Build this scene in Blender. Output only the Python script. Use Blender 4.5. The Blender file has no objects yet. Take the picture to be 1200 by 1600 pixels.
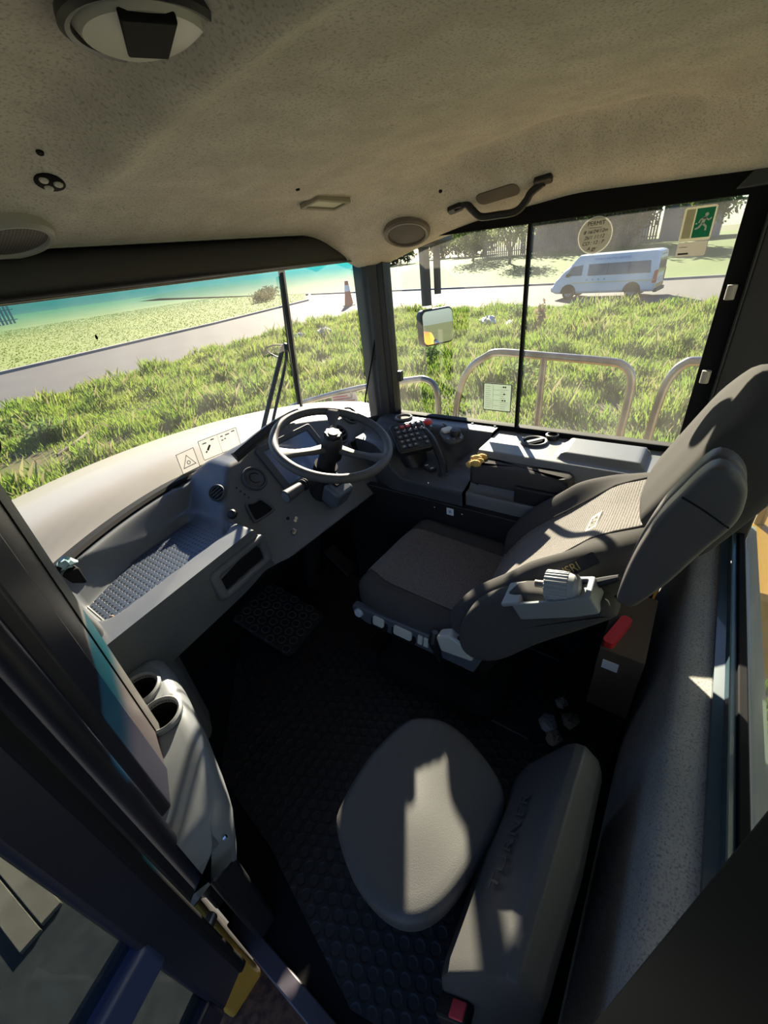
import bpy, bmesh, math, random
import numpy as np
from mathutils import Vector, Matrix, Euler
random.seed(7)
rng = np.random.default_rng(11)
SC = bpy.context.scene
COL = SC.collection
PI = math.pi
V3 = Vector

# ------------------------------------------------------------------ materials
def _new(name):
    m = bpy.data.materials.new(name); m.use_nodes = True
    return m, m.node_tree.nodes, m.node_tree.links

def mat(name, col, rough=.6, metal=0., spec=.5, var=None, bump=None, coords='Object', emit=None, coat=0.):
    """var=(scale, amount, second colour)  bump=(scale, strength, distance)"""
    m, N, L = _new(name)
    b = N['Principled BSDF']
    b.inputs['Base Color'].default_value = (*col, 1)
    b.inputs['Roughness'].default_value = rough
    b.inputs['Metallic'].default_value = metal
    b.inputs['Specular IOR Level'].default_value = spec
    b.inputs['Coat Weight'].default_value = coat
    if emit:
        b.inputs['Emission Color'].default_value = (*emit[0], 1); b.inputs['Emission Strength'].default_value = emit[1]
    if var or bump:
        tc = N.new('ShaderNodeTexCoord')
    if var:
        sc, amt, c2 = var
        n = N.new('ShaderNodeTexNoise'); n.inputs['Scale'].default_value = sc; n.inputs['Detail'].default_value = 4
        L.new(tc.outputs[coords], n.inputs['Vector'])
        r = N.new('ShaderNodeMapRange'); r.inputs[1].default_value = .5 - .5 * amt * .5; r.inputs[2].default_value = .5 + .5 * amt * .5
        L.new(n.outputs['Fac'], r.inputs[0])
        x = N.new('ShaderNodeMix'); x.data_type = 'RGBA'
        x.inputs[6].default_value = (*col, 1); x.inputs[7].default_value = (*c2, 1)
        L.new(r.outputs[0], x.inputs[0]); L.new(x.outputs[2], b.inputs['Base Color'])
    if bump:
        sc, st, di = bump
        n = N.new('ShaderNodeTexNoise'); n.inputs['Scale'].default_value = sc; n.inputs['Detail'].default_value = 3
        L.new(tc.outputs[coords], n.inputs['Vector'])
        u = N.new('ShaderNodeBump'); u.inputs['Strength'].default_value = st; u.inputs['Distance'].default_value = di
        L.new(n.outputs['Fac'], u.inputs['Height']); L.new(u.outputs['Normal'], b.inputs['Normal'])
    return m

def two_noise(name, c1, c2, c3, s1, s2, rough=.9, bump=None, lo=(.35, .65), hi=(.35, .65)):
    m, N, L = _new(name); b = N['Principled BSDF']; b.inputs['Roughness'].default_value = rough
    b.inputs['Specular IOR Level'].default_value = .2
    tc = N.new('ShaderNodeTexCoord')
    def noise(s, d):
        n = N.new('ShaderNodeTexNoise'); n.inputs['Scale'].default_value = s; n.inputs['Detail'].default_value = d
        L.new(tc.outputs['Object'], n.inputs['Vector']); return n
    a, c = noise(s1, 5), noise(s2, 3)
    def rg(n, r):
        k = N.new('ShaderNodeMapRange'); k.inputs[1].default_value = r[0]; k.inputs[2].default_value = r[1]; L.new(n.outputs['Fac'], k.inputs[0]); return k
    x = N.new('ShaderNodeMix'); x.data_type = 'RGBA'; x.inputs[6].default_value = (*c1, 1); x.inputs[7].default_value = (*c2, 1)
    L.new(rg(a, lo).outputs[0], x.inputs[0])
    y = N.new('ShaderNodeMix'); y.data_type = 'RGBA'; y.inputs[7].default_value = (*c3, 1)
    L.new(x.outputs[2], y.inputs[6]); L.new(rg(c, hi).outputs[0], y.inputs[0]); L.new(y.outputs[2], b.inputs['Base Color'])
    if bump:
        u = N.new('ShaderNodeBump'); u.inputs['Strength'].default_value = bump[0]; u.inputs['Distance'].default_value = bump[1]
        L.new(c.outputs['Fac'], u.inputs['Height']); L.new(u.outputs['Normal'], b.inputs['Normal'])
    return m

def leafmat(name, c1, c2, trans=.45, scale=1.5):
    m, N, L = _new(name); N.remove(N['Principled BSDF']); out = N['Material Output']
    g = N.new('ShaderNodeNewGeometry')
    n = N.new('ShaderNodeTexNoise'); n.inputs['Scale'].default_value = scale; n.inputs['Detail'].default_value = 2
    L.new(g.outputs['Position'], n.inputs['Vector'])
    r = N.new('ShaderNodeMapRange'); r.inputs[1].default_value = .35; r.inputs[2].default_value = .65; L.new(n.outputs['Fac'], r.inputs[0])
    x = N.new('ShaderNodeMix'); x.data_type = 'RGBA'; x.inputs[6].default_value = (*c1, 1); x.inputs[7].default_value = (*c2, 1)
    L.new(r.outputs[0], x.inputs[0])
    d = N.new('ShaderNodeBsdfDiffuse'); t = N.new('ShaderNodeBsdfTranslucent'); s = N.new('ShaderNodeMixShader'); s.inputs[0].default_value = trans
    L.new(x.outputs[2], d.inputs[0]); L.new(x.outputs[2], t.inputs[0]); L.new(d.outputs[0], s.inputs[1]); L.new(t.outputs[0], s.inputs[2])
    L.new(s.outputs[0], out.inputs['Surface'])
    return m

def glassmat(name, tint=(.93, .96, .95), dust=.05, band=None, refl=.10):
    """thin pane: clear, a little reflective, with a film of dust; band=(z low, z high, colour) is the tinted sun strip"""
    m, N, L = _new(name); N.remove(N['Principled BSDF']); out = N['Material Output']
    tr = N.new('ShaderNodeBsdfTransparent'); tr.inputs[0].default_value = (*tint, 1)
    if band:
        g = N.new('ShaderNodeNewGeometry'); sp = N.new('ShaderNodeSeparateXYZ'); L.new(g.outputs['Position'], sp.inputs[0])
        r = N.new('ShaderNodeMapRange'); r.interpolation_type = 'SMOOTHSTEP'
        r.inputs[1].default_value = band[0]; r.inputs[2].default_value = band[1]; L.new(sp.outputs['Z'], r.inputs[0])
        x = N.new('ShaderNodeMix'); x.data_type = 'RGBA'; x.inputs[6].default_value = (*tint, 1); x.inputs[7].default_value = (*band[2], 1)
        L.new(r.outputs[0], x.inputs[0]); L.new(x.outputs[2], tr.inputs[0])
    gl = N.new('ShaderNodeBsdfGlossy'); gl.inputs['Roughness'].default_value = .01
    fr = N.new('ShaderNodeLayerWeight'); fr.inputs[0].default_value = .25
    k = N.new('ShaderNodeMath'); k.operation = 'MULTIPLY'; k.inputs[1].default_value = refl * 2.2; L.new(fr.outputs['Fresnel'], k.inputs[0])
    a = N.new('ShaderNodeMixShader'); L.new(k.outputs[0], a.inputs[0]); L.new(tr.outputs[0], a.inputs[1]); L.new(gl.outputs[0], a.inputs[2])
    du = N.new('ShaderNodeBsdfTranslucent'); du.inputs[0].default_value = (.9, .88, .84, 1)
    tc = N.new('ShaderNodeTexCoord'); n = N.new('ShaderNodeTexNoise'); n.inputs['Scale'].default_value = 9; n.inputs['Detail'].default_value = 5
    L.new(tc.outputs['Object'], n.inputs['Vector'])
    dr = N.new('ShaderNodeMapRange'); dr.inputs[1].default_value = .3; dr.inputs[2].default_value = .8; dr.inputs[3].default_value = dust * .6; dr.inputs[4].default_value = dust * 1.7
    L.new(n.outputs['Fac'], dr.inputs[0])
    s = N.new('ShaderNodeMixShader'); L.new(dr.outputs[0], s.inputs[0]); L.new(a.outputs[0], s.inputs[1]); L.new(du.outputs[0], s.inputs[2])
    L.new(s.outputs[0], out.inputs['Surface'])
    return m

def dotmat(name, base, dot, pitch, radius, rough=.5, axes=(0, 1), bump=.3, hexa=False):
    """regular dot pattern over a flat part"""
    m, N, L = _new(name); b = N['Principled BSDF']; b.inputs['Roughness'].default_value = rough
    tc = N.new('ShaderNodeTexCoord'); sp = N.new('ShaderNodeSeparateXYZ'); L.new(tc.outputs['Object'], sp.inputs[0])
    def M(op, a, bb=None, c=None):
        q = N.new('ShaderNodeMath'); q.operation = op
        for i, v in enumerate((a, bb, c)):
            if v is None: continue
            if isinstance(v, (int, float)): q.inputs[i].default_value = v
            else: L.new(v, q.inputs[i])
        return q.outputs[0]
    u = M('DIVIDE', sp.outputs[axes[0]], pitch); v = M('DIVIDE', sp.outputs[axes[1]], pitch)
    if hexa:
        u = M('ADD', u, M('MULTIPLY', M('MODULO', M('FLOOR', v), 2.), .5))
    fu = M('SUBTRACT', M('FRACT', u), .5); fv = M('SUBTRACT', M('FRACT', v), .5)
    d = M('SQRT', M('ADD', M('MULTIPLY', fu, fu), M('MULTIPLY', fv, fv)))
    k = M('LESS_THAN', d, radius)
    x = N.new('ShaderNodeMix'); x.data_type = 'RGBA'; x.inputs[6].default_value = (*base, 1); x.inputs[7].default_value = (*dot, 1)
    L.new(k, x.inputs[0]); L.new(x.outputs[2], b.inputs['Base Color'])
    r = N.new('ShaderNodeMapRange'); r.inputs[1].default_value = radius * .8; r.inputs[2].default_value = radius * 1.1; L.new(d, r.inputs[0])
    bu = N.new('ShaderNodeBump'); bu.inputs['Strength'].default_value = bump; bu.inputs['Distance'].default_value = .004
    L.new(r.outputs[0], bu.inputs['Height']); L.new(bu.outputs['Normal'], b.inputs['Normal'])
    return m

def weave(name, c1, c2, scale, rough=.95):
    m, N, L = _new(name); b = N['Principled BSDF']; b.inputs['Roughness'].default_value = rough; b.inputs['Specular IOR Level'].default_value = .15
    b.inputs['Sheen Weight'].default_value = .25
    tc = N.new('ShaderNodeTexCoord')
    w = N.new('ShaderNodeTexWave'); w.inputs['Scale'].default_value = scale; w.inputs['Distortion'].default_value = 2.5; w.inputs['Detail Scale'].default_value = 12
    w.bands_direction = 'Y'
    L.new(tc.outputs['Object'], w.inputs['Vector'])
    v = N.new('ShaderNodeTexVoronoi'); v.inputs['Scale'].default_value = scale * 5; L.new(tc.outputs['Object'], v.inputs['Vector'])
    mu = N.new('ShaderNodeMath'); mu.operation = 'MULTIPLY'; L.new(w.outputs['Fac'], mu.inputs[0]); L.new(v.outputs['Distance'], mu.inputs[1])
    r = N.new('ShaderNodeMapRange'); r.inputs[2].default_value = .5; L.new(mu.outputs[0], r.inputs[0])
    x = N.new('ShaderNodeMix'); x.data_type = 'RGBA'; x.inputs[6].default_value = (*c1, 1); x.inputs[7].default_value = (*c2, 1)
    L.new(r.outputs[0], x.inputs[0]); L.new(x.outputs[2], b.inputs['Base Color'])
    u = N.new('ShaderNodeBump'); u.inputs['Strength'].default_value = .35; u.inputs['Distance'].default_value = .002
    L.new(mu.outputs[0], u.inputs['Height']); L.new(u.outputs['Normal'], b.inputs['Normal'])
    return m

# ------------------------------------------------------------------ mesh builder
def frame(o, x=(1, 0, 0), z=(0, 0, 1)):
    x = V3(x).normalized(); z = V3(z).normalized(); y = z.cross(x).normalized(); x = y.cross(z).normalized()
    return Matrix(((x.x, y.x, z.x, o[0]), (x.y, y.y, z.y, o[1]), (x.z, y.z, z.z, o[2]), (0, 0, 0, 1)))
I4 = Matrix.Identity(4)

def smooth_closed(pts, n=64):
    """closed Catmull-Rom through 2-D points, resampled to n"""
    P = [V3((*p, 0)) for p in pts]; k = len(P); out = []
    for i in range(k):
        a, b, c, d = P[i - 1], P[i], P[(i + 1) % k], P[(i + 2) % k]
        for j in range(12):
            t = j / 12
            q = .5 * ((2 * b) + (c - a) * t + (2 * a - 5 * b + 4 * c - d) * t * t + (3 * b - a - 3 * c + d) * t ** 3)
            out.append(q)
    L = [0.]
    for i in range(len(out)): L.append(L[-1] + (out[(i + 1) % len(out)] - out[i]).length)
    res = []; j = 0
    for i in range(n):
        s = L[-1] * i / n
        while L[j + 1] < s: j += 1
        t = (s - L[j]) / max(1e-9, L[j + 1] - L[j])
        q = out[j].lerp(out[(j + 1) % len(out)], t); res.append((q.x, q.y))
    return res

def rrect(w, h, r, n=5):
    o = []
    for cx, cy, a0 in ((w/2-r, h/2-r, 0), (-w/2+r, h/2-r, 90), (-w/2+r, -h/2+r, 180), (w/2-r, -h/2+r, 270)):
        for i in range(n + 1):
            a = math.radians(a0 + 90 * i / n); o.append((cx + r * math.cos(a), cy + r * math.sin(a)))
    return o

class MB:
    def __init__(s): s.v = []; s.f = []; s.mi = []; s.cur = 0
    def _add(s, vs, fs, M=I4):
        b = len(s.v)
        s.v += [tuple(M @ V3(p)) for p in vs]
        s.f += [tuple(b + i for i in f) for f in fs]; s.mi += [s.cur] * len(fs)
        return s
    def box(s, lo, hi, M=I4):
        x0, y0, z0 = lo; x1, y1, z1 = hi
        vs = [(x0,y0,z0),(x1,y0,z0),(x1,y1,z0),(x0,y1,z0),(x0,y0,z1),(x1,y0,z1),(x1,y1,z1),(x0,y1,z1)]
        return s._add(vs, [(3,2,1,0),(4,5,6,7),(0,1,5,4),(1,2,6,5),(2,3,7,6),(3,0,4,7)], M)
    def bar(s, a, b, w, h, up=(0, 0, 1)):
        a = V3(a); b = V3(b); z = (b - a); l = z.length
        x = V3(up).cross(z)
        if x.length < 1e-6: x = V3((1, 0, 0))
        return s.box((-w/2, -h/2, 0), (w/2, h/2, l), frame(a, x, z))
    def prism(s, poly, z0, z1, M=I4):
        n = len(poly)
        vs = [(x, y, z0) for x, y in poly] + [(x, y, z1) for x, y in poly]
        fs = [tuple(range(n - 1, -1, -1)), tuple(range(n, 2 * n))] + [(i, (i + 1) % n, n + (i + 1) % n, n + i) for i in range(n)]
        return s._add(vs, fs, M)
    def ringprism(s, outer, inner, z0, z1, M=I4):
        n = len(outer); vs = []
        for z in (z0, z1):
            vs += [(x, y, z) for x, y in outer]; vs += [(x, y, z) for x, y in inner]
        fs = []
        for i in range(n):
            j = (i + 1) % n
            fs += [(i, j, 2*n+j, 2*n+i), (n+j, n+i, 3*n+i, 3*n+j), (2*n+i, 2*n+j, 3*n+j, 3*n+i), (j, i, n+i, n+j)]
        return s._add(vs, fs, M)
    def loft(s, rings, cap=True, closed=True, M=I4):
        n = len(rings[0]); vs = [p for r in rings for p in r]; fs = []
        for k in range(len(rings) - 1):
            for i in range(n if closed else n - 1):
                j = (i + 1) % n
                fs.append((k*n+i, k*n+j, (k+1)*n+j, (k+1)*n+i))
        if cap:
            fs.append(tuple(range(n - 1, -1, -1))); b = (len(rings) - 1) * n; fs.append(tuple(range(b, b + n)))
        return s._add(vs, fs, M)
    def lathe(s, prof, M=I4, n=28, cap=True):
        rings = [[(r * math.cos(2*PI*i/n), r * math.sin(2*PI*i/n), z) for i in range(n)] for r, z in prof]
        return s.loft(rings, cap, True, M)
    def cyl(s, a, b, r, r2=None, n=20):
        a = V3(a); b = V3(b); z = b - a
        x = V3((1, 0, 0)) if abs(z.normalized().x) < .9 else V3((0, 1, 0))
        return s.lathe([(r, 0), (r2 if r2 is not None else r, z.length)], frame(a, x - z.normalized() * x.dot(z.normalized()), z), n)
    def torus(s, R, r, M=I4, n=48, k=14, sy=1.):
        vs = []; fs = []
        for i in range(n):
            a = 2*PI*i/n
            for j in range(k):
                b = 2*PI*j/k; q = R + r * math.cos(b)
                vs.append((q * math.cos(a), q * math.sin(a), r * sy * math.sin(b)))
        for i in range(n):
            for j in range(k):
                fs.append((i*k+j, ((i+1)%n)*k+j, ((i+1)%n)*k+(j+1)%k, i*k+(j+1)%k))
        return s._add(vs, fs, M)
    def tube(s, pts, r, n=12, closed=False, sub=6):
        P = [V3(p) for p in pts]
        if sub > 1 and len(P) > 2:
            Q = []; m = len(P); rr = []
            for i in range(m if closed else m - 1):
                if closed: a, b, c, d = P[i-1], P[i], P[(i+1)%m], P[(i+2)%m]
                else: a, b, c, d = P[max(0,i-1)], P[i], P[i+1], P[min(m-1,i+2)]
                for j in range(sub):
                    t = j / sub
                    Q.append(.5 * ((2*b) + (c-a)*t + (2*a-5*b+4*c-d)*t*t + (3*b-a-3*c+d)*t**3))
                    if isinstance(r, (list, tuple)): rr.append(r[i] * (1-t) + r[(i+1) % m] * t)
            if not closed:
                Q.append(P[-1])
                if isinstance(r, (list, tuple)): rr.append(r[-1])
            P = Q
            if rr: r = rr
        m = len(P); rings = []; up = None
        for i, p in enumerate(P):
            t = (P[(i+1) % m] - P[i-1]) if (closed or 0 < i < m-1) else (P[1]-P[0] if i == 0 else P[-1]-P[-2])
            t.normalize()
            if up is None:
                up = V3((0, 0, 1)) if abs(t.z) < .9 else V3((1, 0, 0))
            up = (up - t * up.dot(t)).normalized(); x = t.cross(up)
            q = r[i] if isinstance(r, (list, tuple)) else r
            rings.append([tuple(p + (up * math.cos(2*PI*k/n) + x * math.sin(2*PI*k/n)) * q) for k in range(n)])
        if closed: rings.append(rings[0]); return s.loft(rings, False)
        return s.loft(rings, True)
    def grid(s, fn, nu, nv, M=I4, flip=False):
        vs = [fn(i / nu, j / nv) for i in range(nu + 1) for j in range(nv + 1)]; fs = []
        for i in range(nu):
            for j in range(nv):
                q = (i*(nv+1)+j, (i+1)*(nv+1)+j, (i+1)*(nv+1)+j+1, i*(nv+1)+j+1)
                fs.append(q[::-1] if flip else q)
        return s._add(vs, fs, M)
    def pillow(s, outline, z0, z1, r=.03, h=None, M=I4, n=64, inner=7, matf=None, rz=None):
        """upholstered block: rounded edge of radius r, top height h(x, y) added to z1"""
        O = smooth_closed(outline, n); cx = sum(p[0] for p in O)/n; cy = sum(p[1] for p in O)/n
        def ins(d):
            o = []
            for i in range(n):
                a, b = O[i-1], O[(i+1) % n]; t = V3((b[0]-a[0], b[1]-a[1], 0)).normalized()
                nx, ny = -t.y, t.x
                if nx*(cx-O[i][0]) + ny*(cy-O[i][1]) < 0: nx, ny = -nx, -ny
                o.append((O[i][0] + nx*d, O[i][1] + ny*d))
            return o
        rz = rz or r
        H = h or (lambda x, y: 0.)
        rings = []
        q = ins(r*.8); rings.append([(x, y, z0) for x, y in q])
        q = ins(r*.2); rings.append([(x, y, z0 + rz*.3) for x, y in q])
        rings.append([(x, y, z0 + rz*.8) for x, y in O])
        for a in (0, 22, 45, 67, 90):
            a = math.radians(a); q = ins(r*(1-math.cos(a)))
            rings.append([(x, y, z1 - rz + rz*math.sin(a) + H(x, y)) for x, y in q])
        last = ins(r)
        for k in range(1, inner):
            t = 1 - k / inner
            rings.append([(cx+(x-cx)*t, cy+(y-cy)*t, z1 + H(cx+(x-cx)*t, cy+(y-cy)*t)) for x, y in last])
        b0 = len(s.f)
        s.loft(rings, False, True, M)
        base = len(s.v) - n
        s._add([(cx, cy, z1 + H(cx, cy))], [], M)
        for i in range(n): s.f.append((base + i, base + (i+1) % n, len(s.v)-1)); s.mi.append(s.cur)
        first = len(s.v) - 1 - n*len(rings)
        s.f.append(tuple(first + i for i in range(n-1, -1, -1))); s.mi.append(s.cur)
        if matf:
            Mi = M.inverted()
            for k in range(b0, len(s.f)):
                c = V3((0,0,0))
                for i in s.f[k]: c += V3(s.v[i])
                c = Mi @ (c/len(s.f[k])); s.mi[k] = matf(c.x, c.y, c.z)
        return s
    def ball(s, c, r, n=16, m=10, sc=(1, 1, 1), M=I4):
        rings = []
        for j in range(m + 1):
            a = -PI/2 + PI*j/m; q = max(1e-4, math.cos(a))
            rings.append([(c[0]+r*sc[0]*q*math.cos(2*PI*i/n), c[1]+r*sc[1]*q*math.sin(2*PI*i/n), c[2]+r*sc[2]*math.sin(a)) for i in range(n)])
        return s.loft(rings, True, True, M)
    def build(s, name, m, parent=None, smooth=True, bevel=0., seg=2, sub=0, angle=40, **props):
        me = bpy.data.meshes.new(name)
        if parent is not None: org = V3(parent['_o'])
        else:
            a = np.array(s.v); org = V3(((a[:,0].min()+a[:,0].max())/2, (a[:,1].min()+a[:,1].max())/2, a[:,2].min()))
        me.from_pydata([tuple(V3(p) - org) for p in s.v], [], s.f)
        mats = m if isinstance(m, (list, tuple)) else [m]
        for k in mats: me.materials.append(k)
        if len(mats) > 1: me.polygons.foreach_set('material_index', s.mi)
        bm = bmesh.new(); bm.from_mesh(me); bmesh.ops.recalc_face_normals(bm, faces=bm.faces); bm.to_mesh(me); bm.free()
        o = bpy.data.objects.new(name, me); COL.objects.link(o)
        if parent is not None:
            o.parent = parent
            o['_o'] = parent['_o']
            o.location = (0, 0, 0)
        else:
            o.location = org; o['_o'] = tuple(org)
        if bevel:
            b = o.modifiers.new('bevel', 'BEVEL'); b.width = bevel; b.segments = seg; b.limit_method = 'ANGLE'; b.angle_limit = math.radians(35); b.use_clamp_overlap = True
        if sub:
            q = o.modifiers.new('subdivision', 'SUBSURF'); q.levels = sub; q.render_levels = sub
        if smooth:
            me.polygons.foreach_set('use_smooth', [True]*len(me.polygons))
            try: me.set_sharp_from_angle(angle=math.radians(angle))
            except Exception: pass
        for k, v in props.items(): o[k] = v
        return o

def thing(name, loc, label, cat, group=None):
    o = bpy.data.objects.new(name, None); COL.objects.link(o); o.empty_display_size = .05
    o.location = loc; o['_o'] = tuple(loc); o['label'] = label; o['category'] = cat
    if group: o['group'] = group
    return o
def tag(o, label, cat, group=None, kind=None):
    o['label'] = label; o['category'] = cat
    if group: o['group'] = group
    if kind: o['kind'] = kind
    return o
def struct(name, loc, label, cat):
    o = thing(name, loc, label, cat); o['kind'] = 'structure'; return o
def text(name, s, size, M, m, parent, ext=.0004, ax='CENTER', space=1., shear=0.):
    cu = bpy.data.curves.new(name, 'FONT'); cu.body = s; cu.size = size; cu.extrude = ext; cu.align_x = ax; cu.align_y = 'CENTER'; cu.space_character = space; cu.shear = shear
    t = bpy.data.objects.new('tmp', cu); COL.objects.link(t)
    dg = bpy.context.evaluated_depsgraph_get(); me = bpy.data.meshes.new_from_object(t.evaluated_get(dg))
    bpy.data.objects.remove(t); me.name = name
    org = V3(parent['_o']); me.transform(Matrix.Translation(-org) @ M)
    me.materials.clear(); me.materials.append(m)
    o = bpy.data.objects.new(name, me); COL.objects.link(o); o.parent = parent; o['_o'] = parent['_o']
    return o
def ss(x, a, b):
    t = min(1., max(0., (x - a) / (b - a))); return t*t*(3-2*t)
def smin(a, b, k): 
    h = max(0., min(1., .5 + .5*(b-a)/k)); return b*(1-h)+a*h - k*h*(1-h)
def smax(a, b, k): return -smin(-a, -b, k)
def npmesh(name, verts, faces_n, m, label=None, cat=None, kind=None, parent=None):
    """fast mesh of polygons that all have the same number of corners"""
    k, n = faces_n.shape[1], faces_n.shape[0]
    org = verts.mean(0) if parent is None else np.array(parent['_o'])
    if parent is None: org[2] = verts[:, 2].min()
    me = bpy.data.meshes.new(name); me.vertices.add(len(verts)); me.vertices.foreach_set('co', (verts-org).astype(np.float32).ravel())
    me.loops.add(n*k); me.loops.foreach_set('vertex_index', faces_n.astype(np.int32).ravel())
    me.polygons.add(n); me.polygons.foreach_set('loop_start', np.arange(0, n*k, k, dtype=np.int32))
    me.update(calc_edges=True); me.materials.append(m)
    o = bpy.data.objects.new(name, me); COL.objects.link(o)
    if parent is None: o.location = org; o['_o'] = tuple(org)
    else: o.parent = parent; o['_o'] = parent['_o']
    if label: o['label'] = label
    if cat: o['category'] = cat
    if kind: o['kind'] = kind
    return o

# ------------------------------------------------------------------ camera, sun, sky
cam = bpy.data.cameras.new('camera'); co = bpy.data.objects.new('camera', cam); COL.objects.link(co)
Rm = Matrix(((0.56922088, -0.81618827, -0.09911757), (0.48022386, 0.2321944, 0.84585507), (-0.66736245, -0.52907699, 0.52412298)))
co.matrix_world = Matrix.Translation((0, 0, 1.45)) @ Rm.transposed().to_4x4()
cam.sensor_fit = 'VERTICAL'; cam.sensor_height = 36.; cam.lens = 650/1600*36; cam.clip_start = .01; cam.clip_end = 800
SC.camera = co
SUN_DIR = V3((.775, .484, .405)).normalized()
sl = bpy.data.lights.new('sun', 'SUN'); sl.energy = 14.; sl.angle = math.radians(.55); sl.color = (1., .86, .66)
so = bpy.data.objects.new('sun', sl); COL.objects.link(so); so.location = (30, 15, 20); so.rotation_euler = SUN_DIR.to_track_quat('Z', 'Y').to_euler()
w = bpy.data.worlds.new('sky'); SC.world = w; w.use_nodes = True
sk = w.node_tree.nodes.new('ShaderNodeTexSky'); sk.sky_type = 'NISHITA'; sk.sun_disc = False
sk.sun_elevation = math.radians(25.7); sk.sun_rotation = math.atan2(SUN_DIR.x, SUN_DIR.y); sk.air_density = 1.3; sk.dust_density = .3; sk.ozone_density = 2.5
bg = w.node_tree.nodes['Background']; mx = w.node_tree.nodes.new('ShaderNodeMix'); mx.data_type = 'RGBA'; mx.blend_type = 'MULTIPLY'; mx.inputs[0].default_value = 1; mx.inputs[7].default_value = (.66, .86, 1.25, 1); w.node_tree.links.new(sk.outputs[0], mx.inputs[6]); w.node_tree.links.new(mx.outputs[2], bg.inputs[0]); bg.inputs[1].default_value = .10
SC.view_settings.view_transform = 'Standard'; SC.view_settings.look = 'None'; SC.view_settings.gamma = 1; SC.view_settings.use_curve_mapping = False
SC.view_settings.exposure = .8
SC.cycles.max_bounces = 10; SC.cycles.diffuse_bounces = 6; SC.cycles.transparent_max_bounces = 24
SC.cycles.use_denoising = True; SC.cycles.sample_clamp_indirect = 8

# palette
M_GREY = mat('dash_grey_plastic', (.078, .089, .106), .42, bump=(900, .15, .0006), var=(5, .8, (.125, .130, .138)))
M_CONS = mat('console_grey_plastic', (.17, .175, .185), .42, bump=(900, .12, .0006), var=(5, .8, (.14, .145, .15)))
M_BLACK = mat('black_plastic', (.012, .012, .014), .45)
M_BLACKM = mat('matt_black', (.006, .006, .007), .8, spec=.2)
M_RUB = mat('black_rubber', (.015, .015, .016), .65, bump=(300, .2, .001))
M_DGREY = mat('dark_grey_plastic', (.052, .056, .064), .5, bump=(700, .15, .0006))
M_NAVY = mat('dark_navy_paint', (.020, .020, .036), .40, var=(4, .6, (.015, .015, .026)))
M_STEEL = mat('galvanised_steel', (.30, .29, .275), .32, metal=.9, var=(12, .8, (.20, .175, .15)))
M_CHROME = mat('chrome', (.8, .8, .8), .15, metal=1.)
M_WHITE = mat('white_print', (.8, .8, .78), .6)
M_RED = mat('red_plastic', (.62, .03, .03), .4)
M_YEL = mat('truck_yellow_paint', (.50, .27, .04), .35, coat=.3)
M_HOOD = mat('hood_cream_paint', (.32, .285, .225), .40, coat=.2, var=(3, .8, (.28, .25, .19)))
M_FELT = two_noise('headliner_felt', (.66, .61, .515), (.56, .515, .43), (.36, .335, .275), 14, 230, bump=(.4, .0015), hi=(.50, .74))
M_FELT2 = two_noise('grey_felt', (.40, .38, .35), (.33, .32, .30), (.17, .165, .155), 8, 260, bump=(.5, .002), hi=(.5, .72))
M_FABRIC = mat('dark_seat_fabric', (.064, .060, .058), .95, spec=.1, bump=(1500, .3, .0008), var=(10, .6, (.065, .061, .059)))
M_WEAVE = weave('ribbed_seat_fabric', (.20, .175, .158), (.055, .050, .047), 55)
M_VINYL = mat('grained_black_vinyl', (.074, .072, .072), .55, bump=(550, .35, .0012))
M_FLOOR = dotmat('studded_rubber_floor', (.012, .012, .014), (.019, .019, .021), .034, .40, .55, bump=.5, hexa=True)
M_TRAY = dotmat('tray_mat', (.040, .054, .082), (.006, .006, .008), .0165, .23, .4, bump=.6)
M_GLASS = glassmat('side_glass', dust=.015)
M_WSGLASS = glassmat('windscreen_glass', dust=.026, band=(1.345, 1.43, (.03, .40, .58)))
M_TINT = glassmat('door_glass', tint=(.36, .40, .41), dust=.015, refl=.12)
M_REAR = glassmat('rear_glass', tint=(.8, .86, .82), dust=.04)
M_LABEL = leafmat('pale_sticker', (.72, .68, .62), (.68, .64, .58), .25)
M_GREEN = mat('exit_green', (.0, .30, .13), .5)
M_SCREEN = mat('display_sky_sheen', (.15, .21, .36), .10, spec=.8)  # sky reflection on the switched-off display is painted into this blue
# ------------------------------------------------------------------ cab shell
def wsY(x, off=0.): return 1.52 + off - .34*((x-.78)/.82)**2
o = MB().box((-.02, -.10, -.06), (1.62, 1.5, 0.)).build('floor', M_BLACKM, smooth=False); tag(o, 'black cab floor pan under the seats and dashboard', 'floor', kind='structure')
fm = MB().prism([(.045, .30), (.155, .70), (.20, 1.0), (.62, 1.42), (1.24, 1.42), (1.24, -.06), (.13, -.06)], 0., .008).build('floor_mat', M_FLOOR, smooth=False)
tag(fm, 'black studded rubber mat covering the cab floor', 'floor mat')

CY = ([-.34, -.1, .4, .7, .96, 1.02, 1.19, 1.45], [1.60, 1.66, 1.675, 1.645, 1.602, 1.584, 1.535, 1.53])
def ceilz(x, y):
    z = sum(np.interp(y + d, *CY) for d in (-.03, 0, .03))/3
    z -= .135*ss(x, 1.22, 1.64) + .05*ss(-x, -.12, .14)
    z += .045*math.exp(-((x-1.36)/.06)**2)*ss(y, .02, .2)*(1-ss(y, .62, .85))
    z += .040*ss(.46-x, 0, .09)*(1-ss(y, .80, 1.08)) - .014*math.exp(-((x-.475)/.028)**2)*(1-ss(y, .9, 1.12)) + .012*ss(y, .97, 1.01)*(1-ss(y, 1.01, 1.10))*(1-ss(x, 1.0, 1.2))
    z -= .012*math.exp(-(((x-1.47)/.14)**2+((y-.98)/.14)**2))
    return z
def cgrid(u, v):
    x = -.14 + 1.78*u; y = -.34 + 1.56*v; return (x, y, ceilz(x, y))
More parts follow.
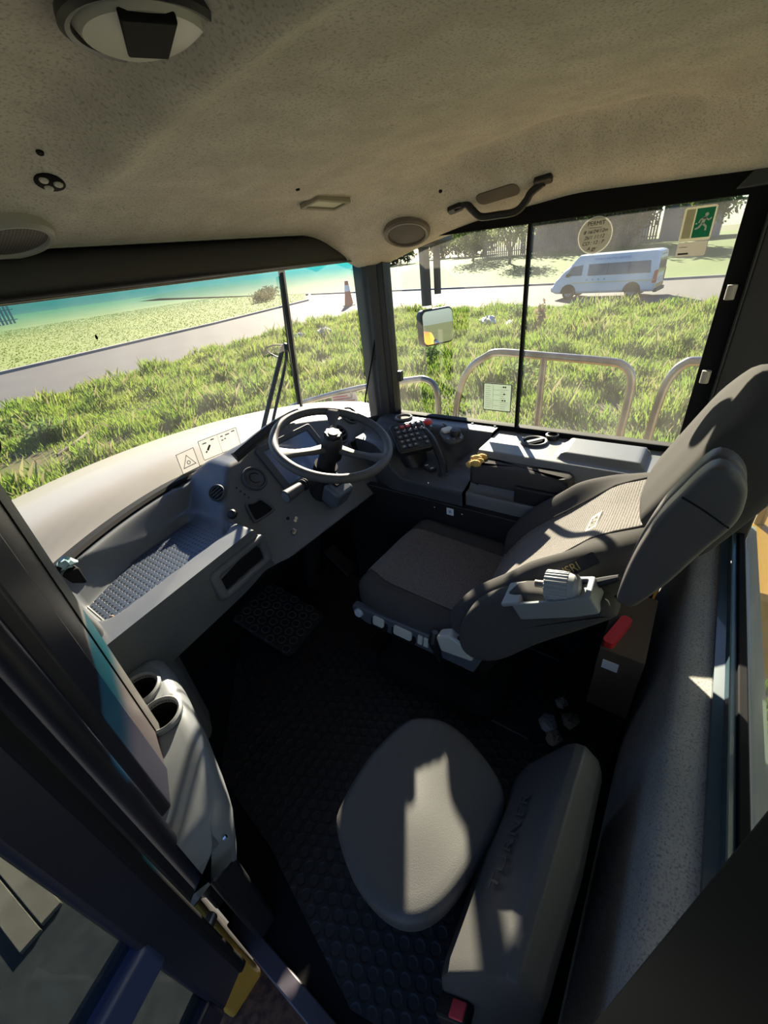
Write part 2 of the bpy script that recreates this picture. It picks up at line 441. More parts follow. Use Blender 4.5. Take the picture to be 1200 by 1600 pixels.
o = MB().grid(cgrid, 110, 100, flip=True).build('ceiling', M_FELT, sub=0, angle=180)
tag(o, 'moulded beige felt headliner over the whole cab', 'ceiling', kind='structure')
o = MB().box((-.2, -.42, 1.70), (1.72, 1.46, 1.76)).build('roof', M_YEL, bevel=.02); tag(o, 'outer roof skin of the truck cab', 'roof', kind='structure')

# header with rolled blind above the windscreen
h = struct('trim_1', (.76, 1.24, 1.43), 'black header beam and roller blind above the windscreen', 'trim')
MB().prism(rrect(.10, .098, .03), -.06, 1.575, frame((0, 1.245, 1.488), (0, 1, 0), (1, 0, 0))).build('roller_blind', M_BLACK, h)
MB().box((-.06, 1.188, 1.532), (1.30, 1.2, 1.541)).build('headliner_edge', mat('pale_edge', (.30, .31, .27), .7), h, smooth=False)
MB().box((-.06, 1.197, 1.437), (1.545, 1.205, 1.443)).build('pull_bar', M_STEEL, h, bevel=.002)
MB().box((1.535, 1.19, 1.437), (1.59, 1.20, 1.446)).build('blind_end_clip', M_WHITE, h, bevel=.001)
MB().box((-.1, 1.2, 1.535), (1.64, 1.46, 1.7)).build('header_box', M_BLACKM, h)

# windscreen
wn = struct('window_1', (.78, 1.5, .76), 'curved windscreen with blue sun band along its top', 'window')
MB().grid(lambda u, v: ((x := -.06+1.66*u), wsY(x), .76+.75*v), 60, 6).build('pane', M_WSGLASS, wn, angle=180)
s = MB().tube([(x, wsY(x)-.008, .775) for x in np.linspace(-.06, 1.585, 30)], .016, 8, sub=1)
s.tube([(1.575, wsY(1.575)-.006, .76), (1.575, wsY(1.575)-.006, 1.48)], .008, 8)
s.build('seal', M_RUB, wn)

# right-hand front pillar
pt = struct('trim_2', (1.6, 1.2, .7), 'dark grey pillar trim between the windscreen and the side window', 'trim')
MB().prism([(1.562, 1.228), (1.553, 1.20), (1.560, 1.185), (1.557, 1.175), (1.575, 1.15), (1.60, 1.14), (1.68, 1.15), (1.67, 1.27), (1.58, 1.27)], .70, 1.56).build('pillar_cover', M_DGREY, pt, bevel=.006)
MB().box((1.582, 1.116, .78), (1.64, 1.15, 1.53)).build('seal', M_BLACK, pt, bevel=.004)

# side window (right)
wr = struct('window_2', (1.6, .55, .79), 'two-pane side window looking over the grass verge', 'window')
MB().box((1.596, -.03, .80), (1.600, .537, 1.49)).build('rear_pane', M_GLASS, wr, smooth=False)
MB().box((1.606, .530, .80), (1.610, 1.125, 1.49)).build('front_pane', M_GLASS, wr, smooth=False)
s = MB().box((1.590, .5305, .80), (1.613, .5415, 1.49)); s.build('divider', M_BLACKM, wr, bevel=.002)
s = MB().box((1.585, -.07, 1.486), (1.616, 1.14, 1.56)); s.box((1.588, -.03, .785), (1.63, 1.13, .806)); s.build('frame', M_BLACKM, wr, bevel=.003)
MB().box((1.588, -.062, .78), (1.62, -.010, 1.5)).build('rear_seal', M_BLACKM, wr, bevel=.003)
MB().box((1.578, 1.068, .955), (1.604, 1.09, 1.0)).build('latch', M_BLACK, wr, bevel=.003)
for z in (1.273, 1.049):
    k = MB().cyl((1.563, -.032, z-.02), (1.563, -.032, z+.016), .0115).cyl((1.563, -.032, z+.014), (1.563, -.032, z+.0163), .006)
    k.cyl((1.563, -.032, z), (1.60, -.036, z), .006)
    k.build('hinge_barrel', mat('hinge_plastic', (.42, .36, .31), .5), wr, bevel=.002)

# rear right pillar
pt = struct('trim_3', (1.6, -.15, .5), 'grey brown rear corner pillar beside the side window', 'trim')
MB().prism([(1.592, -.058), (1.576, -.064), (1.548, -.16), (1.55, -.27), (1.68, -.27), (1.68, -.05)], .5, 1.6).build('pillar_cover', mat('pillar_brown', (.045, .039, .038), .6), pt, bevel=.006)
MB().tube([(1.575, -.062, .8), (1.575, -.062, 1.47)], .004, 8).build('welt', M_BLACK, pt)
MB().prism([(-.07, 0), (.07, 0), (0, -.09)], -.01, .01, frame((1.585, -.05, 1.50), (0, 1, 0), (-1, 0, .2))).build('corner_gusset', M_DGREY, pt, bevel=.003)

# rear bulkhead with felt ledge
wb = struct('wall_rear', (.78, -.15, 0), 'felt covered rear bulkhead ledge with painted window sill', 'wall')
prof = [(-.088, 0.), (-.085, .15), (-.105, .32), (-.127, .49), (-.131, .508), (-.142, .520), (-.165, .527), (-.203, .533)]
MB().loft([[(x, y, z) for y, z in prof] for x in np.linspace(.0, 1.6, 30)], False, False).build('felt_lining', M_FELT2, wb, angle=60)
MB().loft([[(x, y, z) for y, z in [(-.202, .52), (-.2025, .546), (-.221, .553), (-.226, .564), (-.232, .553), (-.243, .550), (-.245, .48)]] for x in (-.02, 1.6)], False, False).build('window_sill', mat('sill_paint', (.035, .065, .085), .3, coat=.4), wb, angle=20)
MB().box((-.02, -.262, .46), (1.6, -.244, .558)).build('rubber_gasket', M_BLACKM, wb, bevel=.003)
MB().box((-.1, -.30, -.1), (1.66, -.265, .53)).build('outer_panel', mat('cab_cream', (.30, .30, .25), .5), wb, smooth=False)
wv = struct('window_3', (.78, -.27, .5), 'rear window behind the seats', 'window')
MB().box((-.02, -.274, .54), (1.56, -.270, 1.5)).build('pane', M_REAR, wv, smooth=False)
s = MB().box((-.1, -.30, 1.48), (1.66, -.26, 1.70)); s.build('frame', M_BLACK, wv, bevel=.004)

# right lower wall
o = MB().box((1.245, -.06, 0), (1.27, 1.2, .60)).box((1.60, -.06, 0), (1.63, 1.2, .79)).build('wall_right', M_BLACK, smooth=False); tag(o, 'dark lower side wall below the control console', 'wall', kind='structure')
o = MB().box((-.06, 1.46, -.06), (1.64, 1.49, .74)).build('wall_front', M_BLACKM, smooth=False); tag(o, 'dark firewall beneath the dashboard', 'wall', kind='structure')
o = MB().box((-.10, .88, -.05), (-.05, 1.25, .74)).build('wall_left', M_DGREY, smooth=False); tag(o, 'lower side wall ahead of the door opening', 'wall', kind='structure')
wq = struct('window_4', (-.07, 1.05, .74), 'narrow quarter pane between the door post and windscreen', 'window')
MB().box((-.075, .88, .74), (-.071, 1.2, 1.5)).build('pane', M_GLASS, wq, smooth=False)

# door hinge post
pt = struct('trim_4', (.03, .72, 0), 'dark brown door post standing beside the cup holder console', 'trim')
MB().prism([(.106, .90), (.092, .77), (.066, .71), (.02, .655), (-.05, .66), (-.09, .70), (-.09, .92), (.05, .93)], .20, 1.56).build('post_core', mat('post_brown', (.050, .043, .046), .5, bump=(500, .1, .0006)), pt, bevel=.008)
MB().prism([(.066, .705), (.03, .650), (.008, .648), (.004, .67), (.05, .73)], .22, 1.56).build('post_edge', M_NAVY, pt, bevel=.004)
MB().tube([(-.008, .615, .30), (-.008, .615, 1.54)], .017, 14).build('door_seal', M_NAVY, pt)
MB().box((-.02, .62, .18), (.02, .70, .34)).build('post_foot', M_BLACK, pt, bevel=.006)
MB().prism([(.110, .93), (.108, .80), (.092, .765), (.10, .81), (.098, .93)], .56, 1.5).build('post_lining', mat('post_lining', (.055, .053, .05), .6), pt, bevel=.003)
MB().tube([(-.015, .60, .36), (-.012, .597, .33)], .011, 10).build('post_bolt', M_STEEL, pt)
pt = struct('trim_5', (0, .4, -.02), 'worn purple grey door sill strip along the floor edge', 'trim')
MB().box((-.028, -.06, -.09), (.012, .66, .012)).build('sill', mat('sill_strip', (.085, .08, .10), .45, var=(9, .7, (.05, .045, .06))), pt, bevel=.004)

# rear door post, close to the lens
pt = struct('trim_6', (.06, -.2, 0), 'near black rear door post at the corner of the view', 'trim')
MB().prism([(.135, -.066), (.128, -.058), (.02, -.05), (-.08, -.05), (-.08, -.30), (.142, -.30), (.142, -.078)], .0, 1.66).build('post_core', mat('near_black_paint', (.007, .008, .011), .5), pt, bevel=.004)
MB().tube([(.136, -.071, .02), (.136, -.071, 1.6)], .004, 8).build('seal_lip', mat('seal_lip', (.06, .045, .05), .6), pt)

# open door
U = V3((-.957, -.29, 0)).normalized(); D0 = (-.045, .522, 0)
MD = frame(D0, U, (0, 0, 1))
dr = struct('door_1', D0, 'open navy cab door with tinted upper and lower panes', 'door')
def slab(x0, z0, x1, z1, t0=-.022, t1=.022): return MB().box((x0, t0, z0), (x1, t1, z1), MD)
s = slab(0, .17, .075, 1.52); s.box((.75, -.022, .17), (.83, .022, 1.52), MD); s.box((.0, -.022, 1.45), (.83, .022, 1.53), MD); s.box((.07, -.022, .16), (.8, .022, .262), MD)
s.build('frame', M_NAVY, dr, bevel=.008)
slab(.06, .505, .77, .595, -.026, .026).build('mid_rail', mat('door_blue_rail', (.035, .05, .115), .35), dr, bevel=.012)
slab(.07, .58, .76, 1.46, -.004, .004).build('upper_pane', M_TINT, dr, smooth=False)
slab(.07, .25, .76, .52, -.004, .004).build('lower_pane', M_TINT, dr, smooth=False)
slab(-.003, .17, .018, 1.52, -.027, .027).build('edge_seal', M_BLACKM, dr, bevel=.006)
MB().tube([(-.03, .565, .30), (-.05, .55, .31), (-.085, .515, .32)], .012, 10).build('hinge_arm', M_STEEL, dr)
m = MB()
for dz in (0,): m.ringprism([(x*.006, y*.012) for x, y in rrect(2, 2, .8)], [(x*.003, y*.008) for x, y in rrect(2, 2, .8)], 0, .0006, MD @ frame((.235, -.0052, .70), (1, 0, 0), (0, -1, 0)))
m.build('pane_mark', M_WHITE, dr, smooth=False)
text('lower_pane_marking', 'D I B', .03, MD @ frame((.26, -.0052, .42), (0, 0, 1), (0, -1, 0)), M_WHITE, dr)

# outside below the door: step, body panels
o = MB().box((-.50, -.30, -.16), (-.03, .60, -.12)).build('access_step', two_noise('rusty_step', (.10, .05, .03), (.06, .035, .03), (.18, .09, .05), 8, 60), smooth=False); tag(o, 'rust brown step plate just outside the open door', 'step')
o = MB().box((-.13, .56, -.55), (-.032, .90, .13)).build('cab_side_panel', M_YEL, bevel=.01); tag(o, 'yellow cab body panel below the door hinge', 'body panel')
fd = thing('truck_fender', (-.35, 2.1, -.9), 'yellow front fender seen through the gap beside the door post', 'fender')
MB().prism(rrect(1.3, 1.3, .2), -.24, .08, frame((0, 2.05, -.40), (0, 1, 0), (1, 0, 0))).build('body', M_YEL, fd, bevel=.03)
fd = thing('truck_fender', (2.0, .9, -.9), 'yellow fender deck under the handrails on the far side', 'fender')
MB().prism(rrect(3.2, .4, .08), 1.66, 2.45, frame((0, 1.0, .05), (0, 1, 0), (1, 0, 0))).build('deck', M_YEL, fd, bevel=.02)
# ------------------------------------------------------------------ dashboard
DB = thing('dashboard', (.75, 1.25, .5), 'grey moulded dashboard with open tray and instrument pod', 'dashboard')
PN = V3((0, -.75, .6614)).normalized(); PV = V3((0, PN.z, -PN.y)); PO = V3((1.0, 1.23, .79))
def onpod(x, v, h=0.): return tuple(PO + V3((x-1.0, 0, 0)) + PV*v + PN*h)
def podM(x, v, h=0., rot=0.): return frame(onpod(x, v, h), V3((math.cos(rot), 0, 0)) + PV*math.sin(rot), PN)
def Fy(x):
    if x < .62: return .975 + .075*max(0, (x-.10))/.52
    return 1.05 - .02*ss(x, .62, .75)
def rounded_poly(P, r, n=6):
    o = []; k = len(P)
    for i in range(k):
        p = V3((*P[i], 0)); a = (V3((*P[i-1], 0))-p).normalized(); b = (V3((*P[(i+1) % k], 0))-p).normalized()
        for j in range(n+1):
            t = j/n; q = (p+a*r)*(1-t)**2 + p*2*t*(1-t) + (p+b*r)*t*t; o.append((q.x, q.y))
    return o
TQ = rounded_poly([(.160, 1.062), (.618, 1.125), (.600, 1.375), (.165, 1.285)], .055)
TQE = list(zip(TQ, TQ[1:]+TQ[:1]))
def trayz(x, y):
    f = Fy(x); b = wsY(x)-.02
    z = .735 + .070*ss(y, b-.105, b-.045)
    d = -9.
    for (ax, ay), (bx, by) in TQE:
        ex, ey = bx-ax, by-ay; l = math.hypot(ex, ey); d = max(d, ((x-ax)*ey-(y-ay)*ex)/l)
    z -= .034*ss(-d, -.004, .010)
    return z
def podz(x, y):
    zp = .79 + 1.134*(y-1.23)
    zt = .862 + .052*math.sin(PI*min(1, max(0, (x-.82)/.72)))
    zl = .705 + (x-.585)*.92
    zr = .80 + (1.56-x)*.9
    zb = .775 + (wsY(x)-y)*.9
    return smin(smin(smin(smin(zp, zt, .02), zl, .02), zr, .03), zb, .03)
def dashz(x, y):
    k = ss(x, .63, .70)
    zt = trayz(x, y) - k*(1-ss(y, 1.30, 1.42))*.35
    if x > .62: zt = min(zt, .80)
    return smax(zt, podz(x, y), .012)
NX, NY = 190, 110
rows = []
s = MB()
def dgrid(u, v):
    x = .03 + 1.53*u; f = Fy(x); b = wsY(x)-.012
    if v < .10:      # face below the rim
        t = v/.10; z0 = dashz(x, f); zb = .545 + .02*ss(x, .5, .7)
        if t < .25: return (x, f + .05*(1-t/.25), zb)
        t = (t-.25)/.75; return (x, f - .004*math.sin(PI*t), zb + (min(z0-.004, z0) - zb)*t) if z0 > zb else (x, f, z0-.004*(1-t))
    y = f + (b-f)*((v-.10)/.90); return (x, y, dashz(x, y))
s.grid(dgrid, NX, NY).build('shell', M_GREY, DB, angle=50)
# tray mat
tray_out = lambda: rounded_poly([(.172, 1.072), (.608, 1.133), (.591, 1.363), (.176, 1.275)], .05)
MB().prism(tray_out(), .700, .7035).build('tray_mat', M_TRAY, DB, smooth=False)
s = MB().tube([(x, y, .7035) for x, y in tray_out()], .004, 6, closed=True, sub=1); s.build('tray_welt', M_DGREY, DB)
# defroster slots by the glass
for x0, x1 in ((.24, .33), (.36, .47), (.50, .60), (.62, .70)):
    MB().tube([(x, wsY(x)-.055, trayz(x, wsY(x)-.055)+.001) for x in np.linspace(x0, x1, 5)], .0028, 6, sub=1).build('defroster_slot', M_BLACKM, DB)
# round closed vent, storage pocket, left vent, knobs
def vent(x, v, R, parent=DB, M=None, louver=True, col=M_DGREY):
    M = M or podM(x, v)
    r = MB().lathe([(R, -.006), (R, .006), (R*.93, .011), (R*.80, .011), (R*.76, .004)], M, 36, cap=False).build('air_vent', col, parent)
    MB().lathe([(R*.77, .002), (R*.74, .007), (R*.5, .009), (.0005, .010)], M, 30, cap=False).build('vent_disc', M_BLACK if louver else col, parent) if not louver else None
    if louver:
        MB().lathe([(R*.78, .001), (.0005, .001)], M, 30, cap=False).build('vent_throat', M_BLACKM, r)
        for k in (-.45, 0, .45):
            MB().box((-R*.7*math.sqrt(1-k*k), k*R*.8-.0022, .001), (R*.7*math.sqrt(1-k*k), k*R*.8+.0022, .008), M).build('louver', col, r)
    else:
        t = MB(); t.tube([tuple(M @ V3((R*.42*math.cos(a), R*.42*math.sin(a), .011))) for a in np.linspace(.3, 5.0, 22)], .0014, 6, sub=1); t.build('vent_groove', M_BLACKM, r)
    return r
vent(.812, .006, .048, louver=False)
vent(1.292, 0., .050)
vent(1.42, .05, .045)
WN = V3((-.58, -.42, .70)).normalized()
WM = frame((.672, 1.262, .800), (.7, -.35, .4), WN)
vent(0, 0, .030, M=WM)
kn = MB().lathe([(.017, 0), (.017, .006), (.012, .012), (.0005, .014)], frame((.652, 1.175, .748), (1, 0, 0), WN), 20, cap=False); kn.build('dimmer_knob', M_BLACK, DB)
for k in range(4): MB().lathe([(.003, 0), (.003, .002), (.0005, .0024)], frame((.715+.004*k, 1.205-.012*k, .812-.012*k), (1, 0, 0), WN), 10, cap=False).build('indicator_lamp', M_BLACKM, DB)
def pocket(x, v, pts, parent=DB):
    M = podM(x, v); o = smooth_closed(pts, 40); i = [(a*.80, b*.80) for a, b in o]
    r = MB().ringprism(o, i, -.004, .008, M).build('storage_pocket', M_DGREY, parent, bevel=.002)
    MB().prism(i, .001, .002, M).build('pocket_recess', M_BLACKM, r, smooth=False); return r
TR = [(-.036, .040), (-.026, .044), (-.008, .034), (.014, .034), (.026, .036), (.036, .026), (.050, -.026), (.044, -.038), (0, -.042), (-.042, -.040), (-.050, -.030)]
pocket(.750, -.098, [(a, b*.9) for a, b in TR])
pocket(1.335, -.088, [(-a, b*.9) for a, b in TR])
# display
MB().ringprism(rrect(.30, .205, .012), rrect(.240, .158, .006), -.003, .010, podM(1.035, 0)).build('display_bezel', M_DGREY, DB, bevel=.003)
MB().prism(rrect(.24, .16, .006), .001, .004, podM(1.035, 0)).build('display_screen', M_SCREEN, DB, smooth=False)
# hood lip over the instruments
s = MB().loft([[onpod(x, v+dv, h) for v, h in ((.10+.055*math.sin(PI*min(1, (x-.80)/.72)), .002),) for dv, h in ((-.014, .006), (.0, .020), (.022, .016), (.03, .0))] for x in np.linspace(.80, 1.18, 20)], True, True); s.build('visor_lip', M_BLACK, DB)
# lower key panel, switch details
LP = frame((.775, 1.036, .640), (1, 0, 0), (0, -.75, .66))
MB().lathe([(.012, 0), (.012, .008), (.007, .012), (.0005, .012)], LP, 18, cap=False).build('ignition_switch', M_STEEL, DB)
for q in ((.795, 1.075, .676), (.812, 1.060, .660), (.822, 1.064, .664)):
    MB().lathe([(.006, .0), (.006, .003), (.0005, .003)], frame(q, (1, 0, 0), (0, -.75, .66)), 14, cap=False).build('socket', M_BLACKM if q[0] < .8 else M_CHROME, DB)
# open slot in the front face
def slotM(): return frame((.545, Fy(.545), .652), (.985, .13, 0), (.13, -.985, .12))
s = MB().ringprism(rrect(.235, .105, .02), rrect(.175, .058, .008), -.02, .022, slotM()).build('radio_slot_frame', M_GREY, DB, bevel=.010)
MB().box((-.088, -.03, .002), (.088, .03, .006), slotM()).build('slot_recess', M_BLACKM, s, smooth=False)
# end cap by the door post
MB().pillow(rrect(.30, .20, .06), 0, .07, .035, M=frame((.075, 1.15, .80), (0, 1, 0), (1, 0, .15))).build('end_cap', M_DGREY, DB)
MB().box((.165, 1.265, .745), (.215, 1.33, .80)).build('end_vent_box', M_BLACKM, DB, bevel=.006)
# knee panels under the pod
MB().prism([(.10, -.12), (.40, -.10), (.33, -.27), (.12, -.31)], -.05, -.004, podM(1.0, 0)).build('knee_panel', M_GREY, DB, bevel=.012)
MB().prism([(.10, 1.02), (.24, 1.0), (.28, 1.08), (.26, 1.3), (.06, 1.3)], .16, .58).build('side_leg', M_GREY, DB, bevel=.03, seg=4)
MB().box((.03, 1.10, .50), (1.5, 1.42, .545)).build('under_tray', M_BLACKM, DB)

MB().loft([[(x, wsY(x)-.060, .812-.02*ss(x, .6, .9)), (x, wsY(x)-.05, .820-.02*ss(x, .6, .9)), (x, wsY(x)-.008, .815-.02*ss(x, .6, .9)), (x, wsY(x)-.008, .75)] for x in np.linspace(.05, 1.5, 30)], False, False).build('cowl_strip', M_BLACKM, DB)
# loose bits on the dash
o = MB().ball((.196, 1.295, .812), .02, 10, 7, (1.2, 1, .6)); o.v = [(x+rng.normal()*.003, y+rng.normal()*.003, z+rng.normal()*.004) for x, y, z in o.v]
o = o.build('crumpled_wrapper', mat('wrapper_foil', (.25, .38, .40), .3), angle=10); tag(o, 'crumpled blue green wrapper at the far end of the dash', 'wrapper')
o = MB().cyl((.185, 1.083, .7035), (.187, 1.082, .722), .008, .006, 10).ball((.187, 1.082, .724), .0065, 10, 6).build('bottle_stopper', mat('brown_cork', (.16, .10, .06), .7)); tag(o, 'tiny brown stopper lying in the corner of the dash tray', 'stopper')

# ------------------------------------------------------------------ steering wheel and column
SWc = V3((1.019, 1.0075, .895)); SWn = V3((-.0316, -.3265, .9446)).normalized()
SW = thing('steering_wheel', tuple(SWc), 'black three-spoke steering wheel on a tilting column', 'steering wheel')
MW = frame(SWc, (1, 0, 0), SWn)
MB().torus(.206, .0165, MW, 72, 16).build('rim', M_VINYL, SW)
for a in (40, 160, 286):
    a = math.radians(a); c, q = math.cos(a), math.sin(a); t = V3((-q, c, 0))
    rings = []
    for r, w, z, th in ((.03, .020, -.022, .012), (.08, .017, -.020, .010), (.14, .016, -.010, .009), (.175, .024, -.002, .011), (.20, .036, .002, .013), (.212, .036, .002, .012)):
        p = V3((r*c, r*q, z)); rings.append([tuple(MW @ (p + t*(w*x) + V3((0, 0, th*y)))) for x, y in ((-1, -.5), (-.6, -1), (.6, -1), (1, -.5), (1, .5), (.6, 1), (-.6, 1), (-1, .5))])
    MB().loft(rings).build('spoke', M_VINYL, SW, bevel=.003)
hub = MB().lathe([(.040, -.065), (.042, -.02), (.036, .0), (.034, .022), (.030, .026), (.0005, .026)], MW, 32, cap=False).build('hub', M_BLACK, SW)
g = []
for i in range(48): 
    a = 2*PI*i/48; r = .031 + .0022*math.cos(8*a); g.append((r*math.cos(a), r*math.sin(a)))
MB().prism(g, .022, .040, MW).build('tilt_knob', M_BLACK, hub, bevel=.003)
MB().lathe([(.019, .040), (.018, .0425), (.0005, .0425)], MW, 24, cap=False).build('hub_badge', M_DGREY, hub)
cd = (V3((1.0, 1.20, .50)) - SWc).normalized()
b = SWc + cd*.06; e = SWc + cd*.26; e2 = V3((1.01, 1.30, .10))
MB().tube([b, e, V3((1.0, 1.2, .5)), e2], [.034, .04, .045, .03], 16).build('column', M_BLACK, SW)
MB().tube([SWc+cd*.11, SWc+cd*.15], .045, 20).build('switch_collar', M_BLACKM, SW)
st = MB().tube([SWc+cd*.13, SWc+cd*.14+V3((-.07, -.005, 0)), SWc+cd*.14+V3((-.15, -.008, .0))], .015, 12).build('indicator_stalk', M_BLACK, SW)
q = SWc+cd*.14
for k in range(4): MB().torus(.020, .003, frame(q+V3((-.095-.010*k, -.006, .0)), (0, 1, 0), (1, .15, 0)), 18, 8).build('stalk_bellows', M_RUB, st)
MB().tube([q+V3((-.14, -.008, .0)), q+V3((-.215, -.010, -.001))], [.019, .024], 16, sub=1).build('stalk_grip', M_DGREY, st)
MB().lathe([(.019, 0), (.019, .003), (.0005, .004)], frame(q+V3((-.215, -.010, -.001)), (0, 1, 0), (-1, -.03, -.01)), 18, cap=False).build('stalk_button', M_CONS, st)
MB().box((.04, -.02, -.012), (.10, .02, .014), frame(q+V3((-.06, -.035, -.005)), (.8, .6, .2), (0, -.4, 1))).build('stalk_label', mat('stalk_label', (.06, .06, .065), .4), st, bevel=.004)
sh = MB().prism(rrect(.10, .12, .02), -.035, .05, frame(q+V3((.025, .0, -.10)), (1, 0, 0), (0, -.5, .86))).build('column_shroud', mat('blue_grey_shroud', (.10, .115, .14), .3), SW, bevel=.012, seg=3)
MB().box((-.02, -.02, .046), (.03, .022, .056), frame(q+V3((.025, .0, -.10)), (1, 0, 0), (0, -.5, .86))).build('release_lever', M_BLACKM, sh, bevel=.003)
# pedal and footrest
pd = thing('foot_pedal', (1.22, 1.33, 0), 'black accelerator pedal in the dark footwell', 'pedal')
MB().box((-.04, -.09, -.006), (.04, .09, .006), frame((1.22, 1.30, .10), (1, 0, 0), (0, -.6, .8))).build('pad', M_RUB, pd, bevel=.008)
MB().bar((1.22, 1.36, .008), (1.22, 1.31, .10), .02, .02).build('stem', M_BLACK, pd)
fr = thing('footrest', (.76, 1.3, 0), 'black rubber footrest plate with round holes under the dash', 'footrest')
FM = frame((.775, 1.30, .085), (1, .1, 0), (0, -.28, .96))
MB().pillow(rrect(.26, .34, .03), -.02, .004, .008, M=FM).build('plate', M_RUB, fr)
for i in range(5):
    for j in range(7):
        MB().torus(.017, .0028, FM @ Matrix.Translation((-.10+.05*i+(.012 if j % 2 else -.012), -.135+.045*j, .004)), 18, 6).build('grip_ring', M_DGREY, fr)
MB().bar((.775, 1.36, .008), (.775, 1.36, .09), .2, .02).build('support', M_BLACK, fr)
# ------------------------------------------------------------------ side control console
CN = thing('control_console', (1.42, .6, .6), 'grey side console below the window with keypad and gear selector', 'console')
def frontz(x, y):
    z = .664 + .02*ss(x, 1.25, 1.33) + .115*ss(x, 1.44, 1.53)
    z += .045*math.exp(-(((x-1.435)/.045)**2 + ((y-.655)/.05)**2)) + .085*ss(y, .86, .98)*(1-ss(x, 1.43, 1.5)) 
    z += .05*ss(x, 1.38, 1.44)*(1-ss(x, 1.46, 1.53))*ss(y, .70, .78)
    return min(z, .80)
def rearz(x, y):
    z = .655 + .13*ss(x, 1.285, 1.385)
    d = max(abs(x-1.49)-.085, abs(y-.19)-.135); z += .022*ss(-d, -.004, .02)
    return z
def cgf(zf, y0, y1, xin, zb):
    def fn(u, v):
        y = y0 + (y1-y0)*v
        if u < .12: return (xin(y) + .004*math.sin(PI*u/.12), y, zb + (zf(xin(y), y)-zb)*u/.12)
        x = xin(y) + (1.597-xin(y))*(u-.12)/.88; return (x, y, zf(x, y))
    return fn
fin = lambda y: 1.245 + .05*ss(y, .92, 1.05) + .03*ss(y, 1.0, 1.15)
MB().grid(cgf(frontz, .605, 1.165, fin, .55), 70, 70).build('front_shell', M_DGREY, CN, angle=55)
rin = lambda y: 1.265
s = MB().grid(cgf(rearz, -.05, .600, rin, .52), 70, 70)
s.build('rear_shell', M_CONS, CN, angle=55)
MB().box((1.50, .585, .60), (1.597, .607, .778)).build('seam_wall', M_BLACKM, CN)
# keypad pod
KM = frame((1.352, .882, .812), (.79, -.61, 0), V3((-.305, -.395, .859)))
kp = MB().prism(rrect(.150, .150, .016), -.034, -.002, KM).build('keypad', M_BLACK, CN, bevel=.006)
MB().prism(rrect(.136, .136, .010), -.003, .001, KM).build('keypad_face', mat('keypad_face', (.018, .020, .026), .35), kp, bevel=.001)
M_KEY = mat('keypad_key', (.055, .065, .085), .35); M_KEYR = mat('red_key', (.45, .05, .05), .4)
for i in range(5):
    for j in range(5):
        if (i, j) in ((4, 2), (3, 0)): continue
        red = j == 4 and i in (1, 2)
        k = MB().prism(rrect(.019, .016, .004), 0, .0045, KM @ Matrix.Translation((-.050+.025*i, -.050+.025*j, .001))).build('key', M_KEYR if red else M_KEY, kp, bevel=.0015)
        if red: k['label'] = 'red key'
        MB().box((-.004, -.001, .0045), (.004, .001, .0049), KM @ Matrix.Translation((-.050+.025*i, -.050+.025*j, .001))).build('key_symbol', M_WHITE, k, smooth=False)
MB().loft([[tuple(KM @ V3((x, y, -.03))) for x, y in rrect(.11, .11, .03)], [(1.36+x*1.1, .90+y*1.1, .69) for x, y in rrect(.11, .11, .03)]]).build('keypad_neck', M_BLACK, CN)
MB().tube([(1.432, .945, .795), (1.428, .895, .818), (1.395, .815, .79), (1.348, .745, .725), (1.325, .722, .68)], .0155, 14).build('grab_loop', M_BLACK, CN)
MB().lathe([(.026, 0), (.024, .008), (.017, .012)], frame((1.324, .722, .676)), 20).build('loop_foot', M_BLACK, CN)
# emergency button, switch, gear selector
e = MB().lathe([(.024, 0), (.022, .012), (.012, .014), (.012, .028)], frame((1.485, .885, .790)), 22).build('button_base', M_DGREY, CN)
MB().lathe([(.012, .024), (.021, .026), (.022, .034), (.017, .042), (.0005, .044)], frame((1.485, .885, .790)), 24, cap=False).build('emergency_button', M_RED, e)
rs = MB().prism(rrect(.034, .05, .008), 0, .008, frame((1.525, .815, .792), (.8, -.6, 0))).build('window_switch', M_BLACK, CN, bevel=.002)
MB().bar((1.527, .815, .798), (1.517, .828, .812), .012, .008).build('switch_lever', M_CONS, rs, bevel=.002)
GM = frame((1.475, .765, .765), (.75, -.66, 0), (-.15, -.1, 1))
gs = MB().prism(rrect(.085, .11, .03), 0, .026, GM).build('gear_selector', M_DGREY, CN, bevel=.009, seg=3)
MB().prism(rrect(.05, .04, .015), .024, .036, GM @ Matrix.Translation((-.008, .028, 0))).build('selector_cap', mat('selector_cream', (.62, .58, .5), .4), gs, bevel=.006, seg=3)
MB().lathe([(.022, .024), (.021, .044), (.017, .050), (.0005, .051)], GM @ Matrix.Translation((.012, -.012, 0)), 24, cap=False).build('selector_knob', M_BLACK, gs)
for dx, dy in ((-.028, -.03), (-.005, -.043), (.024, -.044)):
    MB().lathe([(.006, .026), (.005, .029), (.0005, .029)], GM @ Matrix.Translation((dx, dy, 0)), 12, cap=False).build('selector_button', M_CONS, gs)
rk = MB().prism(rrect(.036, .062, .008), 0, .010, frame((1.335, .795, .684), (.9, -.4, 0))).build('rocker_switch', M_BLACK, CN, bevel=.003)
for dy in (-.018, 0, .018): MB().box((-.007, dy-.004, .010), (.007, dy+.004, .0115), frame((1.335, .795, .684), (.9, -.4, 0))).build('rocker_symbol', M_WHITE if dy else M_CONS, rk, smooth=False)
